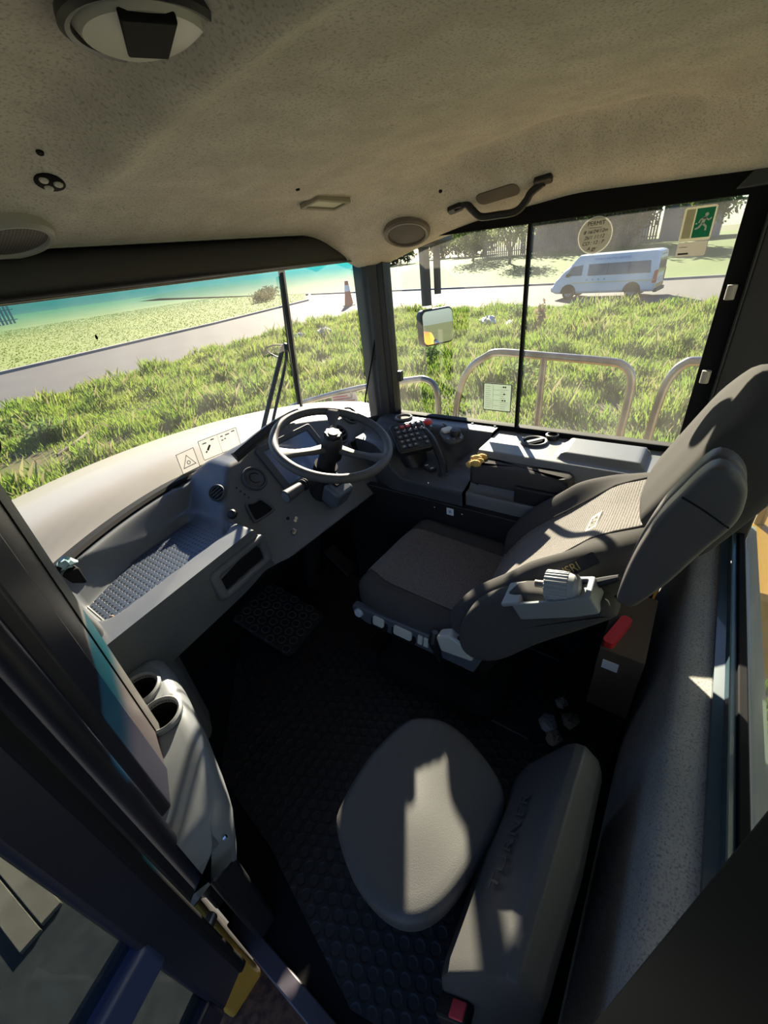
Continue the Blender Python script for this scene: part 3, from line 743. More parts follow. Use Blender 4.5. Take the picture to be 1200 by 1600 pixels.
# cup recess by the pillar, ring socket and small cup on the rear panel
def ringhole(c, R, m, depth=.02):
    r = MB().lathe([(R*1.12, 0), (R*1.12, .006), (R*1.0, .010), (R*.86, .008), (R*.84, .001)], frame(c), 32, cap=False).build('cup_ring', m, CN)
    MB().lathe([(R*.86, .0015), (.0005, .0015)], frame(c), 28, cap=False).build('ring_floor', M_BLACKM if m is not M_CONS else mat('hole_brown', (.10, .05, .04), .8), r); return r
ringhole((1.545, 1.045, .800), .038, M_CONS)
rr = ringhole((1.515, .435, .785), .046, M_DGREY)
MB().box((-.040, -.014, .006), (.040, .006, .012), frame((1.515, .435, .785), (.8, -.6, 0))).build('ring_tab', M_DGREY, rr, bevel=.003)
sk = MB().lathe([(.024, -.004), (.024, .018), (.019, .020), (.018, .006)], frame((1.572, .385, .785)), 24, cap=False).build('socket_ring', M_BLACK, CN)
MB().lathe([(.018, .010), (.0005, .010)], frame((1.572, .385, .785)), 20, cap=False).build('socket_floor', mat('socket_brown', (.13, .07, .05), .8), sk)
for x, y in ((1.585, .72), (1.585, .62), (1.585, .52), (1.585, .25)): MB().lathe([(.006, 0), (.005, .003), (.0005, .003)], frame((x, y, .80 if y > .6 else .785)), 10, cap=False).build('panel_screw', M_BLACK, CN)
# lower strip with sockets and snow-flake label
ls = MB().box((1.238, .30, .515), (1.25, 1.10, .60)).build('lower_panel', M_BLACK, CN, bevel=.003)
LM = frame((1.2375, .652, .590), (0, -1, 0), (-1, 0, 0))
lb = MB().prism(rrect(.030, .030, .002), -.001, .001, LM @ Matrix.Translation((0, -.02, 0))).build('climate_label', M_WHITE, CN, smooth=False, label='white climate label')
sf = MB()
for a in range(6):
    c, q = math.cos(a*PI/3), math.sin(a*PI/3); sf.box((0, -.0009, .0011), (.010, .0009, .0014), LM @ Matrix.Translation((0, -.02, 0)) @ Matrix.Rotation(a*PI/3, 4, 'Z'))
sf.build('snowflake', mat('label_blue', (.05, .12, .45), .5), lb, smooth=False)
for y in (.72, .60): 
    k = MB().lathe([(.011, 0), (.010, .004), (.006, .004)], frame((1.2375, y, .571), (0, 1, 0), (-1, 0, 0)), 18).build('power_socket', M_BLACK, CN)
    MB().lathe([(.003, .004), (.0005, .006)], frame((1.2375, y, .574), (0, 1, 0), (-1, 0, 0)), 10).build('socket_pin', M_CHROME, k)

# ------------------------------------------------------------------ cup holder console by the door post
CH = thing('cup_holder_console', (.12, .8, 0), 'pale grey double cup holder console beside the door post', 'cup holder')
def chz(y): return .50 + .12*ss(y, .50, .80) + .01*ss(y, .8, 1.0)
rings = []
for y in np.concatenate([[.560, .563, .572], np.linspace(.59, .96, 24), [.98, .994, .999]]):
    e = max(0., (.60-y)/.04, (y-.965)/.034); e = min(1., e)**2
    xr = np.interp(y, [.56, .64, .72, .82, .92, 1.0], [.094, .130, .160, .188, .211, .215]) - .022*e
    zt = chz(y) - .035*e; b = np.interp(y, [.56, .66, .8], [.40, .26, .18])
    r = .040; prof = [(.0, b), (xr-.13, b), (xr-.10, b+.03), (xr-.014, zt-.10), (xr-.002, zt-.055)]
    prof += [(xr-r+r*math.cos(t), zt-r+r*math.sin(t)) for t in np.linspace(0, PI/2, 7)] + [(.05, zt), (.0, zt)]
    rings.append([(x, y, z) for x, z in prof])
chb = MB().loft(rings).build('body', mat('cup_console_grey', (.165, .178, .19), .36, var=(6, .7, (.13, .14, .15))), CH, angle=60)
for y, x in ((.905, .128), (.800, .118)):
    z = chz(y)
    cut = MB().cyl((x, y, z-.085), (x, y, z+.05), .0385, n=40).build('cutter', M_BLACKM, CH)
    bo = chb.modifiers.new('cup', 'BOOLEAN'); bo.operation = 'DIFFERENCE'; bo.object = cut; bo.solver = 'EXACT'
    dg = bpy.context.evaluated_depsgraph_get(); me = bpy.data.meshes.new_from_object(chb.evaluated_get(dg)); chb.modifiers.clear(); chb.data = me; bpy.data.objects.remove(cut)
    r = MB().lathe([(.048, -.004), (.048, .006), (.043, .010), (.0385, .006), (.0375, -.004)], frame((x, y, z)), 36, cap=False).build('cup_ring', mat('cup_ring_grey', (.17, .18, .19), .35), CH)
    MB().lathe([(.0380, .002), (.0375, -.080), (.0005, -.081)], frame((x, y, z)), 30, cap=False).build('cup_well', M_BLACKM, r)
MB().box((.0, .56, .0), (.06, .95, .40)).build('lower_cover', M_BLACK, CH, bevel=.01)
MB().tube([(.06, .56, .475), (.066, .558, .478)], .004, 8).build('cover_screw', M_CHROME, CH)

# ------------------------------------------------------------------ driver seat
DS = thing('driver_seat', (1.02, .45, 0), 'dark fabric suspension driver seat with headrest and folded armrest', 'seat')
SX = 1.02
def cush_h(x, y):
    b = .018*ss(abs(x), .15, .22) - .012*math.exp(-((x)/.12)**2); return b + .012*ss(y, .1, .2) - .02*ss(y, .19, .26)
CM = frame((SX, .575, .40), (1, 0, 0), (0, -.05, 1))
ol = [(-.20, -.24), (0, -.25), (.20, -.24), (.25, -.15), (.255, .05), (.235, .19), (.16, .245), (0, .262), (-.16, .245), (-.235, .19), (-.255, .05), (-.25, -.15)]
MB().pillow(ol, -.03, .078, .045, cush_h, CM, 168, 26, matf=lambda x, y, z: 1 if (z > .035 and abs(x) < .168-.03*ss(y, .12, .26)) else 0).build('seat_cushion', [M_FABRIC, M_WEAVE], DS, angle=180)
for sx in (-1, 1):
    MB().tube([tuple(CM @ V3((sx*(.168-.03*ss(y, .12, .26)), y, .0785+cush_h(sx*(.168-.03*ss(y, .12, .26)), y)))) for y in np.linspace(-.2, .215, 16)], .0025, 6, sub=1).build('cushion_seam', M_FABRIC, DS)
# backrest: local x across, y up the back, z out of the front face
bz = V3((0, .785, .62))
BM = frame((SX, .40, .422), (-1, 0, 0), bz)
# foot of the back; y axis = z x x
def back_h(x, y):
    a = abs(x); hb = .050*ss(a, .13, .22)*(1-ss(y, .38, .58))*ss(y, -.02, .10)
    hb -= .045*ss(y, .50, .66)
    return hb + .020*math.exp(-((y-.20)/.12)**2) - .012*math.exp(-((x)/.1)**2) - .05*ss(y, .58, .74)*ss(a, .10, .22)
ob = [(-.20, .0), (0, -.01), (.20, .0), (.262, .08), (.265, .28), (.240, .46), (.195, .60), (.13, .69), (0, .71), (-.13, .69), (-.195, .60), (-.240, .46), (-.265, .28), (-.262, .08)]
MB().pillow(ob, -.085, .035, .04, back_h, BM, 168, 26, matf=lambda x, y, z: 1 if (z > -.02 and abs(x) < .155*(1-.2*ss(y, .3, .7)) and y > .03) else 0).build('backrest', [M_FABRIC, M_WEAVE], DS, angle=180)
oh = [(-.15, .0), (0, -.012), (.15, .0), (.176, .06), (.172, .2), (.14, .295), (0, .31), (-.14, .295), (-.172, .2), (-.176, .06)]
HM = frame((SX, -.014, .905), (-1, 0, 0), V3((0, .917, .40)))
MB().pillow(oh, -.09, .055, .030, lambda x, y: -.008*ss(abs(x), .05, .16) - .015*ss(y, .2, .31), HM, 64, 8).build('headrest', M_FABRIC, DS, angle=180)
for sx in (-.155, .155):
    MB().tube([tuple(BM @ V3((sx*(1-.2*ss(y, .3, .7)), y, .036+back_h(sx*(1-.2*ss(y, .3, .7)), y)))) for y in np.linspace(.06, .66, 14)], .0025, 6, sub=1).build('backrest_seam', M_FABRIC, DS)
MB().prism(rrect(.085, .036, .002), 0, .003, BM @ frame((.02, .485, .0347+back_h(.02, .485)), (1, 0, 0), (0, -.02, 1))).build('backrest_label', mat('backrest_label', (.62, .57, .42), .8), DS, smooth=False)
text('backrest_lettering', 'ISRI', .034, BM @ frame((.02, .485, .0382+back_h(.02, .485)), (1, 0, 0), (0, -.02, 1)), mat('brown_print', (.10, .08, .05), .6), DS)
# label on the left side bolster
lbM = frame((.7475, .100, .868), (0, -.66, .75), (-.93, .26, .26))
lb = MB().prism(rrect(.085, .026, .002), 0, .0015, lbM).build('bolster_label', mat('label_black', (.012, .011, .011), .8), DS, smooth=False)
text('bolster_lettering', 'ISRI', .026, lbM @ Matrix.Translation((-.018, 0, .0018)), mat('gold_thread', (.30, .20, .06), .7), lb)
# folded left armrest (outline in the y-z plane)
oy = [(.020, .850), (.013, .934), (.001, 1.001), (-.012, 1.05), (-.026, 1.084), (-.044, 1.125), (-.060, 1.143), (-.082, 1.138), (-.100, 1.118), (-.106, 1.092), (-.104, 1.055), (-.080, .996), (-.053, .924), (-.025, .865), (-.01, .84), (.008, .838)]
AM = frame((.705, 0, 0), (0, 1, 0), (1, 0, 0))
arm_vinyl = mat('armrest_vinyl', (.075, .068, .070), .5, bump=(500, .2, .0008))
ar = MB().pillow(oy, 0, .045, .011, None, frame((.745, 0, 0), (0, -1, 0), (-1, 0, 0)) @ Matrix.Scale(-1, 4, (1, 0, 0)), 72, 3)
ar.pillow(oy, 0, .045, .011, None, frame((.745, 0, 0), (0, 1, 0), (1, 0, 0)), 72, 3)
ar = ar.build('armrest', arm_vinyl, DS, angle=180)
MB().tube([(.700, -.030, 1.088), (.700, -.062, 1.072), (.701, -.098, 1.05)], .0016, 6).build('armrest_seam', M_BLACKM, ar)
# pivot cover with ribbed knob at the foot of the folded arm
pv = [(.354, .512), (.352, .59), (.312, .68), (.239, .75), (.185, .785), (.05, .815), (.02, .805), (.014, .79), (.078, .714), (.153, .629), (.243, .515), (.315, .482)]
MB().pillow(pv, -.03, .03, .018, None, frame((.735, 0, 0), (0, -1, 0), (-1, 0, 0)) @ Matrix.Scale(-1, 4, (1, 0, 0)), 64, 4).build('armrest_pivot', M_FABRIC, DS, angle=180)
PM = frame((.722, .130, .792), (0, -.86, .50), (-.12, .50, .86))
HG = mat('holder_grey', (.20, .215, .225), .4)
hol = rounded_poly([(-.09, -.037), (.035, -.037), (.085, -.03), (.085, .03), (.035, .037), (-.09, .037)], .006, 3); hin = rounded_poly([(-.068, -.029), (.033, -.029), (.072, -.023), (.072, .023), (.033, .029), (-.068, .029)], .005, 3)
MB().ringprism(hol, hin, -.03, .016, PM).build('knob_holder', HG, DS, bevel=.002)
MB().prism(hin, -.028, -.022, PM).build('holder_floor', M_BLACKM, DS, smooth=False)
MB().prism(rrect(.046, .072, .004), .010, .020, PM @ Matrix.Translation((-.092, 0, 0))).build('holder_flap', mat('holder_flap', (.24, .25, .26), .5), DS, bevel=.003)
MB().prism(rrect(.036, .046, .004), -.01, .006, PM @ Matrix.Translation((.058, 0, 0))).build('holder_rest', HG, DS, bevel=.003)
g = []
for i in range(72):
    a = 2*PI*i/72; r = .0315 + (.0016 if i % 3 else -.001); g.append((r*math.cos(a), r*math.sin(a)))
KM2 = frame((.720, .125, .822), (0, .3, .9), V3((.05, -.95, .20)))
kb = MB().prism(g, -.026, .020, KM2); kb.lathe([(.0315, .020), (.030, .032), (.022, .040), (.0005, .042)], KM2, 28, cap=False)
kb.build('adjuster_knob', mat('knob_grey', (.27, .285, .30), .45), DS, bevel=.001)
MB().cyl(KM2 @ V3((0, 0, -.05)), KM2 @ V3((0, 0, -.02)), .008).build('knob_shaft', M_STEEL, DS)
# right armrest with torn foam end
RM = frame((1.335, .42, .735), (0, 1, -.02), (0, 0, 1))
ra = MB().pillow(rrect(.36, .09, .03), -.055, .03, .022, None, RM, 56, 4).build('armrest', M_FABRIC, DS, angle=180)
fo = MB()
for i in range(14): fo.ball((.150+.012*(i % 3)+rng.normal()*.004, -.034+.0052*i, .022+rng.normal()*.006), .017, 8, 6, (1.3, .8, .8), M=RM)
fo.build('torn_foam', mat('yellow_foam', (.62, .40, .12), .9, bump=(200, .6, .004)), ra, label='torn yellow foam')
MB().box((-.19, .03, -.10), (.0, .06, -.02), RM).build('armrest_bracket', M_BLACK, ra, bevel=.006)
# switch panel along the left of the base
sp = MB().prism([(.30, .445), (.33, .36), (.74, .36), (.79, .385), (.79, .42), (.70, .425), (.42, .44)], -.012, .02, frame((.765, 0, 0), (0, 1, 0), (1, 0, 0))).build('switch_panel', mat('panel_blue_grey', (.085, .09, .105), .45), DS, bevel=.006)
M_BTN = mat('cream_button', (.50, .49, .43), .4)
def btn(y, z, w, h, nm, m=M_BTN, par=sp): return MB().prism(rrect(w, h, min(w, h)*.25), 0, .010, frame((.754, y, z), (0, -1, 0), (-1, 0, .25))).build(nm, m, par, bevel=.003)
MB().lathe([(.016, 0), (.016, .010), (.012, .014), (.0005, .015)], frame((.754, .757, .402), (0, 1, 0), (-1, 0, .2)), 22, cap=False).build('round_button', mat('blue_white_button', (.42, .48, .55), .35), sp)
for y, w in ((.672, .045), (.575, .070)):
    MB().prism(rrect(w+.022, .05, .008), .0, .004, frame((.755, y, .395), (0, -1, 0), (-1, 0, .25))).build('paddle_recess', M_BLACKM, sp)
    btn(y, .402, w, .036, 'paddle')
for y in (.508, .486): btn(y, .408, .018, .034, 'rocker')
MB().prism([(.445, .47), (.40, .50), (.345, .48), (.325, .43), (.43, .415)], -.02, .02, frame((.755, 0, 0), (0, 1, 0), (1, 0, 0))).build('recline_lever', M_BTN, DS, bevel=.008, label='cream recline lever')
MB().tube([(.748, .452, .475), (.742, .455, .44), (.745, .448, .40), (.752, .44, .35)], [.010, .018, .013, .006], 10).build('torn_strap', M_BLACK, DS)
MB().loft([[(SX+x*w, .53+y*d, z) for x, y in rrect(1, 1, .12)] for z, w, d in ((.06, .46, .50), (.10, .46, .50), (.14, .36, .40), (.30, .36, .40), (.34, .48, .48), (.385, .48, .46))]).build('suspension_base', M_BLACKM, DS)
for x in (.84, 1.2): MB().box((x-.02, .16, .008), (x+.02, .86, .06)).build('slide_rail', M_BLACK, DS, bevel=.004)
MB().tube([(1.26, .36, .50), (1.27, .35, .56), (1.272, .34, .60)], .011, 8).build('belt_buckle_stalk', M_BLACK, DS)
MB().tube([tuple(BM @ V3((.27, y, -.02+dz))) for y, dz in ((.06, .04), (.25, .05), (.42, .03), (.58, .0))], [.006, .02, .02, .006], 8).build('belt_web', M_BLACK, DS)

# ------------------------------------------------------------------ trainer seat
TS = thing('trainer_seat', (.40, .25, 0), 'low black trainer seat with oval cushion and bolster backrest', 'seat')
k = .985
to = [(.507, .461), (.556, .411), (.588, .348), (.576, .247), (.514, .142), (.468, .127), (.348, .136), (.251, .153), (.19, .19), (.165, .249), (.177, .339), (.227, .432), (.254, .45), (.357, .462)]
to = [(.52, .435), (.565, .395), (.586, .33), (.570, .245), (.52, .150), (.46, .124), (.345, .133), (.25, .152), (.19, .19), (.166, .25), (.178, .34), (.225, .425), (.27, .452), (.40, .462)]
MB().pillow([(x, y) for x, y in to], .285, .350, .022, lambda x, y: .012*math.exp(-(((x-.38)/.14)**2+((y-.30)/.1)**2)) - .010*math.exp(-(((x-.42)/.09)**2+((y-.27)/.2)**2)), I4, 80, 9, rz=.02).build('seat_cushion', M_VINYL, TS, angle=180)
MB().lathe([(.13, .008), (.12, .03), (.07, .06), (.06, .24), (.12, .285)], frame((.38, .29, 0)), 28).build('pedestal', M_BLACKM, TS)
rb = []
for x, dy, dz in ((.185, .015, -.03), (.195, .004, -.008), (.215, 0, 0), (.40, -.006, .012), (.60, 0, .01), (.632, .004, -.008), (.645, .015, -.03)):
    rb.append([(x-.03, .128-dy, .10), (x-.03, .128-dy, .285+dz), (x-.022, .116-dy, .318+dz), (x, .04, .445+dz), (x+.003, .022, .463+dz), (x+.005, .002, .465+dz), (x+.005, -.034+dy, .436+dz), (x+.005, -.045+dy, .40+dz), (x, -.05+dy, .10)])
MB().loft(rb).build('backrest', M_VINYL, TS, bevel=.010, seg=3)
text('backrest_lettering', 'TURNER', .048, frame((.40, .0845, .3968), (1, -.0, .0), V3((0, .858, .513))), mat('embossed_vinyl', (.075, .074, .075), .5), TS, ext=.0008, space=1.15, shear=.2)
sb = thing('seat_belt_buckle', (.15, .09, 0), 'seat belt buckle with red press button beside the trainer seat', 'buckle')
BK = frame((.145, .085, .255), (1, .25, 0), V3((.15, .55, .83)))
MB().prism(rrect(.040, .062, .006), -.012, .012, BK).build('housing', M_BLACK, sb, bevel=.004)
MB().prism(rrect(.028, .030, .003), .010, .0145, BK @ Matrix.Translation((-.003, -.013, 0))).build('press_button', mat('buckle_red', (.75, .06, .08), .4), sb, bevel=.002)
MB().bar((.155, .06, .005), (.147, .078, .235), .03, .006).build('stalk', M_BLACK, sb)
# ------------------------------------------------------------------ headliner fittings
def cn(x, y):
    e = .01; dx = (ceilz(x+e, y)-ceilz(x-e, y))/(2*e); dy = (ceilz(x, y+e)-ceilz(x, y-e))/(2*e); return V3((dx, dy, -1)).normalized()
def cM(x, y, h=0.):
    n = cn(x, y); p = V3((x, y, ceilz(x, y))) + n*h; return frame(p, (1, 0, 0), n)
M_LAMP = mat('lamp_cream', (.52, .50, .42), .45)
dl = thing('dome_lamp', (.397, .566, ceilz(.397, .566)), 'large round cream swivel lamp set in the headliner near the lens', 'lamp')
DM = frame((.397, .562, ceilz(.397, .562)-.012), (1, 0, 0), (0, 0, -1)) @ Matrix.Scale(1.33, 4)
MB().lathe([(.060, -.006), (.061, .001), (.057, .004), (.053, .003), (.051, -.004)], DM, 40, cap=False).build('lamp_ring', M_BLACK, dl)
MB().lathe([(.052, -.002), (.046, .006), (.028, .009), (.0005, .010)], DM, 40, cap=False).build('lamp_lens', M_LAMP, dl)
MB().prism([(-.020, -.044), (.020, -.044), (.016, .020), (-.016, .020)], .004, .0112, DM @ Matrix.Rotation(.5+PI, 4, 'Z')).build('lamp_slot', M_BLACKM, dl, bevel=.002)
ml = thing('spot_lamp', (.414, .959, ceilz(.414, .959)), 'small round eyeball spot lamp in the headliner', 'lamp')
SMx = cM(.414, .959)
MB().lathe([(.022, -.004), (.022, .002), (.018, .004), (.0005, .004)], SMx, 28, cap=False).build('lamp_ring', M_BLACKM, ml)
for a in (0, 120, 240):
    a = math.radians(a+30); MB().lathe([(.0075, .003), (.006, .006), (.0005, .007)], SMx @ Matrix.Translation((.0115*math.cos(a), .0115*math.sin(a), 0)), 14, cap=False).build('lamp_lens', M_LAMP, ml)
for (x, y, lab) in ((1.475, .925, 'round brown loudspeaker in the headliner above the corner pillar'), (.375, 1.135, 'round loudspeaker with pale ring at the left edge of the headliner')):
    sp_ = thing('loudspeaker', (x, y, ceilz(x, y)), lab, 'speaker', 'headliner loudspeakers')
    SM_ = cM(x, y, .004); pale = x < 1
    MB().lathe([(.082, -.012), (.080, .006), (.073, .011), (.066, .010), (.064, .002)], SM_, 48, cap=False).build('speaker_ring', mat('speaker_ring', (.34, .33, .28) if pale else (.16, .13, .11), .5), sp_)
    MB().lathe([(.065, .004), (.045, .0065), (.0005, .008)], SM_, 40, cap=False).build('speaker_grille', dotmat('grille%d' % pale, (.13, .115, .10), (.03, .026, .024), .006, .28, .6), sp_)
rl = thing('reading_lamp', (1.14, .985, ceilz(1.14, .985)), 'recessed rectangular reading lamp with pale lens above the windscreen', 'lamp')
RL = frame((1.14, .985, ceilz(1.14, .985)-.002), (1, 0, 0), cn(1.14, .985))
MB().ringprism(rrect(.15, .075, .008), rrect(.125, .05, .006), -.004, .008, RL).build('lamp_frame', mat('lamp_frame', (.30, .27, .20), .6), rl, bevel=.002)
MB().prism(rrect(.126, .052, .006), -.001, .003, RL).build('lamp_lens', mat('lamp_lens', (.55, .54, .38), .4), rl)
for x, y in ((.96, .915), (1.40, .75), (.392, .90)):
    o = MB().lathe([(.006, -.002), (.005, .003), (.0005, .003)], cM(x, y), 10, cap=False).build('trim_clip', M_BLACKM); tag(o, {.96: 'black trim clip in the headliner beside the reading lamp', 1.40: 'black trim clip in the headliner beside the grab handle', .392: 'black trim clip in the headliner beside the round spot lamp'}[x], 'clip', 'headliner clips')
gh = thing('grab_handle', (1.48, .60, 1.53), 'black grab handle on the headliner above the side window', 'handle')
pts = [(1.465, .735, ceilz(1.465, .735)-.006), (1.470, .700, 1.556), (1.478, .680, 1.538), (1.484, .655, 1.519), (1.485, .60, 1.517), (1.485, .545, 1.519), (1.482, .515, 1.540), (1.478, .500, 1.558), (1.472, .465, ceilz(1.472, .465)-.006)]
MB().tube(pts, .0105, 12, sub=5).build('bar', M_BLACK, gh)
for y in (.735, .465): MB().prism(rrect(.026, .05, .008), -.008, .012, cM(1.468, y)).build('mount', M_BLACK, gh, bevel=.003)
MB().prism(rrect(.05, .13, .02), -.004, .002, cM(1.475, .60)).build('handle_recess', mat('recess_brown', (.16, .13, .10), .8), gh)
hd = thing('pull_handle', (.12, .9, 1.2), 'black pull handle on the door post at the left edge', 'handle')
MB().tube([(.118, .885, 1.345), (.135, .875, 1.33), (.137, .875, 1.295)], .012, 10).build('upper_grip', M_BLACKM, hd)
MB().tube([(.137, .875, 1.28), (.135, .875, 1.255), (.116, .885, 1.235)], .012, 10).build('lower_grip', M_BLACKM, hd)
# cord by the right-hand pillar
o = MB().tube([(1.60, 1.135, 1.43), (1.585, 1.15, 1.28), (1.55, 1.19, 1.07), (1.525, 1.235, .90), (1.52, 1.24, .86)], .0035, 8).build('window_cord', M_BLACKM); tag(o, 'thin black cord hanging slanted beside the front pillar', 'cord')
o = MB().lathe([(.009, 0), (.009, .012), (.004, .014)], frame((1.563, 1.195, 1.06), (0, 0, 1), (-.5, -1, 0)), 12).build('cord_clip', M_BLACK); tag(o, 'small black clip on the front pillar beside the cord', 'clip')

# ------------------------------------------------------------------ stickers on the glass
M_INK = mat('black_ink', (.02, .02, .02), .7); M_INK2 = mat('grey_ink', (.30, .30, .30), .7)
def sideM(y, z, x=1.5945): return frame((x, y, z), (0, -1, 0), (-1, 0, 0))     # seen from the cab: x to the rear, y up
ps = thing('permit_sticker', (1.595, .337, 1.39), 'round pale PERMIT sticker high on the side window', 'sticker')
PS = sideM(.337, 1.435)
MB().lathe([(.048, 0), (.048, .0006), (.0005, .0006)], PS, 48).build('disc', leafmat('permit_rim', (.8, .79, .74), (.8, .79, .74), .3), ps, smooth=False)
MB().lathe([(.045, .0006), (.045, .0009), (.0005, .0009)], PS, 48, cap=False).build('face', M_LABEL, ps, smooth=False)
text('heading', 'PERMIT', .015, PS @ Matrix.Translation((0, .030, .0012)), M_INK, ps)
for i, (t, s) in enumerate((('8 16/24/12m', .013), ('2k/1 11:12', .013), ('CO : 12 : P', .013), ('A gy', .014))):
    text('handwriting', t, s, PS @ Matrix.Translation((-.002*i, .010-.0145*i, .0012)) @ Matrix.Rotation(.05, 4, 'Z'), M_INK, ps, shear=.35)
MB().box((-.018, .0185, .001), (.016, .0205, .0013), PS).build('small_print', M_INK2, ps, smooth=False)
ex = thing('exit_sticker', (1.595, .085, 1.36), 'green running man exit sticker in the top corner of the side window', 'sticker')
ES = sideM(.083, 1.428)
MB().prism(rrect(.072, .078, .006), 0, .0006, ES @ Matrix.Translation((0, .008, 0))).build('border', leafmat('exit_border', (.7, .67, .56), (.7, .67, .56), .3), ex, smooth=False)
MB().box((-.008, -.024, .0007), (.032, .042, .001), ES).build('green_field', M_GREEN, ex, smooth=False)
MB().box((-.031, -.024, .0007), (-.011, .042, .001), ES).build('door_symbol', mat('exit_cream', (.75, .66, .42), .6), ex, smooth=False)
MB().prism(rrect(.068, .034, .004), 0, .0005, ES @ Matrix.Translation((-.001, -.050, 0))).build('lower_tag', M_LABEL, ex, smooth=False)
m = MB()
def RM_(a, b, w): 
    a = V3((*a, .0013)); b = V3((*b, .0013)); d = (b-a).normalized(); n = V3((-d.y, d.x, 0))*w/2
    m._add([a-n, b-n, b+n, a+n], [(0, 1, 2, 3)], ES)
m.lathe([(.0042, .0011), (.0042, .0014), (.0005, .0014)], ES @ Matrix.Translation((.016, .027, 0)), 14)
for a, b, w in (((.014, .022), (.010, .007), .007), ((.010, .008), (.020, .000), .0045), ((.020, .0), (.020, -.009), .004), ((.010, .008), (.003, -.002), .0045), ((.003, -.002), (-.004, -.004), .004), ((.014, .020), (.023, .014), .0035), ((.023, .014), (.028, .019), .003), ((.013, .020), (.004, .016), .0035), ((.004, .016), (.002, .009), .003), ((-.005, .008), (-.001, .008), .003)): RM_(a, b, w)
m.build('running_figure', mat('exit_white', (.8, .85, .75), .5), ex, smooth=False)
MB().box((-.030, -.062, .0006), (-.006, -.058, .0009), ES).build('small_print', M_INK, ex, smooth=False)
MB().box((-.030, -.045, .0006), (-.012, -.0435, .0009), ES).build('small_print', M_INK2, ex, smooth=False)
dg_ = thing('diagram_sticker', (1.604, .624, .85), 'square white chart sticker with black border low on the side window', 'sticker')
GS = sideM(.624, .915, 1.6045)
o = rrect(.118, .112, .003)
MB().prism(o, 0, .0005, GS).build('sheet', leafmat('chart_sheet', (.62, .68, .60), (.60, .66, .58), .45), dg_, smooth=False)
MB().ringprism(o, rrect(.112, .106, .002), .0005, .0009, GS).build('border', M_INK, dg_, smooth=False)
m = MB()
for i in range(11):
    m.box((-.050, .042-.0085*i, .0006), (-.050+rng.uniform(.018, .03), .0433-.0085*i, .0008), GS)
    m.box((.012, .040-.0085*i, .0006), (.012+rng.uniform(.012, .036), .0413-.0085*i, .0008), GS)
m.box((-.018, -.047, .0006), (-.017, .047, .0008), GS)
for y in (.03, .01, -.012, -.034): m.box((-.017, y, .0006), (.010, y+.001, .0008), GS)
m.build('chart_lines', M_INK2, dg_, smooth=False)
m = MB()
for x, y in ((.022, .040), (.030, .040), (.026, .012), (.020, -.014), (.030, -.014)): m.box((x, y, .0008), (x+.006, y+.006, .001), GS)
m.build('chart_marks', M_INK, dg_, smooth=False)
def wsM(x, z):
    e = .01; t = V3((2*e, wsY(x+e)-wsY(x-e), 0)).normalized(); n = V3((t.y, -t.x, 0)); return frame(V3((x, wsY(x), z)) + n*.004, t, n)
M_SHEET = leafmat('sticker_sheet', (.86, .84, .80), (.84, .82, .78), .6)
wa = thing('warning_sticker', (.737, 1.51, .80), 'square white warning triangle sticker at the foot of the windscreen', 'sticker')
WS = wsM(.737, .849)
MB().prism(rrect(.078, .082, .002), 0, .0005, WS).build('sheet', M_SHEET, wa, smooth=False)
MB().ringprism(rrect(.078, .082, .002), rrect(.074, .078, .002), .0005, .0009, WS).build('border', M_INK, wa, smooth=False)
t3 = [(0, .026), (-.029, -.022), (.029, -.022)]
MB().ringprism(t3, [(x*.86, y*.86-.0005) for x, y in t3], .0005, .0009, WS).build('triangle', M_INK, wa, smooth=False)
MB().ringprism([(.008*math.cos(a), .008*math.sin(a)-.006) for a in np.linspace(0, 2*PI, 20)[:-1]], [(.005*math.cos(a), .005*math.sin(a)-.006) for a in np.linspace(0, 2*PI, 20)[:-1]], .0005, .0008, WS).build('symbol', M_INK2, wa, smooth=False)
wb_ = thing('instruction_sticker', (.89, 1.5, .80), 'long white two-panel instruction sticker beside the warning triangle', 'sticker')
WS = wsM(.888, .862)
MB().prism(rrect(.172, .082, .003), 0, .0005, WS).build('sheet', M_SHEET, wb_, smooth=False)
MB().ringprism(rrect(.172, .082, .003), rrect(.168, .078, .002), .0005, .0009, WS).build('border', M_INK, wb_, smooth=False)
m = MB().box((-.003, -.04, .0005), (-.002, .04, .0008), WS); m.prism([(-.062, -.004), (-.056, -.010), (-.040, .008), (-.046, .014)], .0006, .0009, WS); m.prism([(-.070, -.012), (-.066, -.016), (-.060, -.010), (-.064, -.006)], .0006, .0009, WS)
m.build('drawing', M_INK, wb_, smooth=False)
m = MB()
for x, y, w in ((-.072, .022, .018), (-.035, .026, .016), (.008, .024, .012), (.03, .024, .02), (.06, .028, .016), (.008, .008, .01), (.022, .010, .008)): m.box((x, y, .0006), (x+w, y+.005, .0008), WS)
m.build('small_print', M_INK2, wb_, smooth=False)
o = MB().ball((.599, wsY(.599)-.004, 1.324), .004, 8, 6, (1, .6, 1.8)).build('dead_insect', M_BLACKM); tag(o, 'dead insect stuck on the windscreen glass', 'insect')

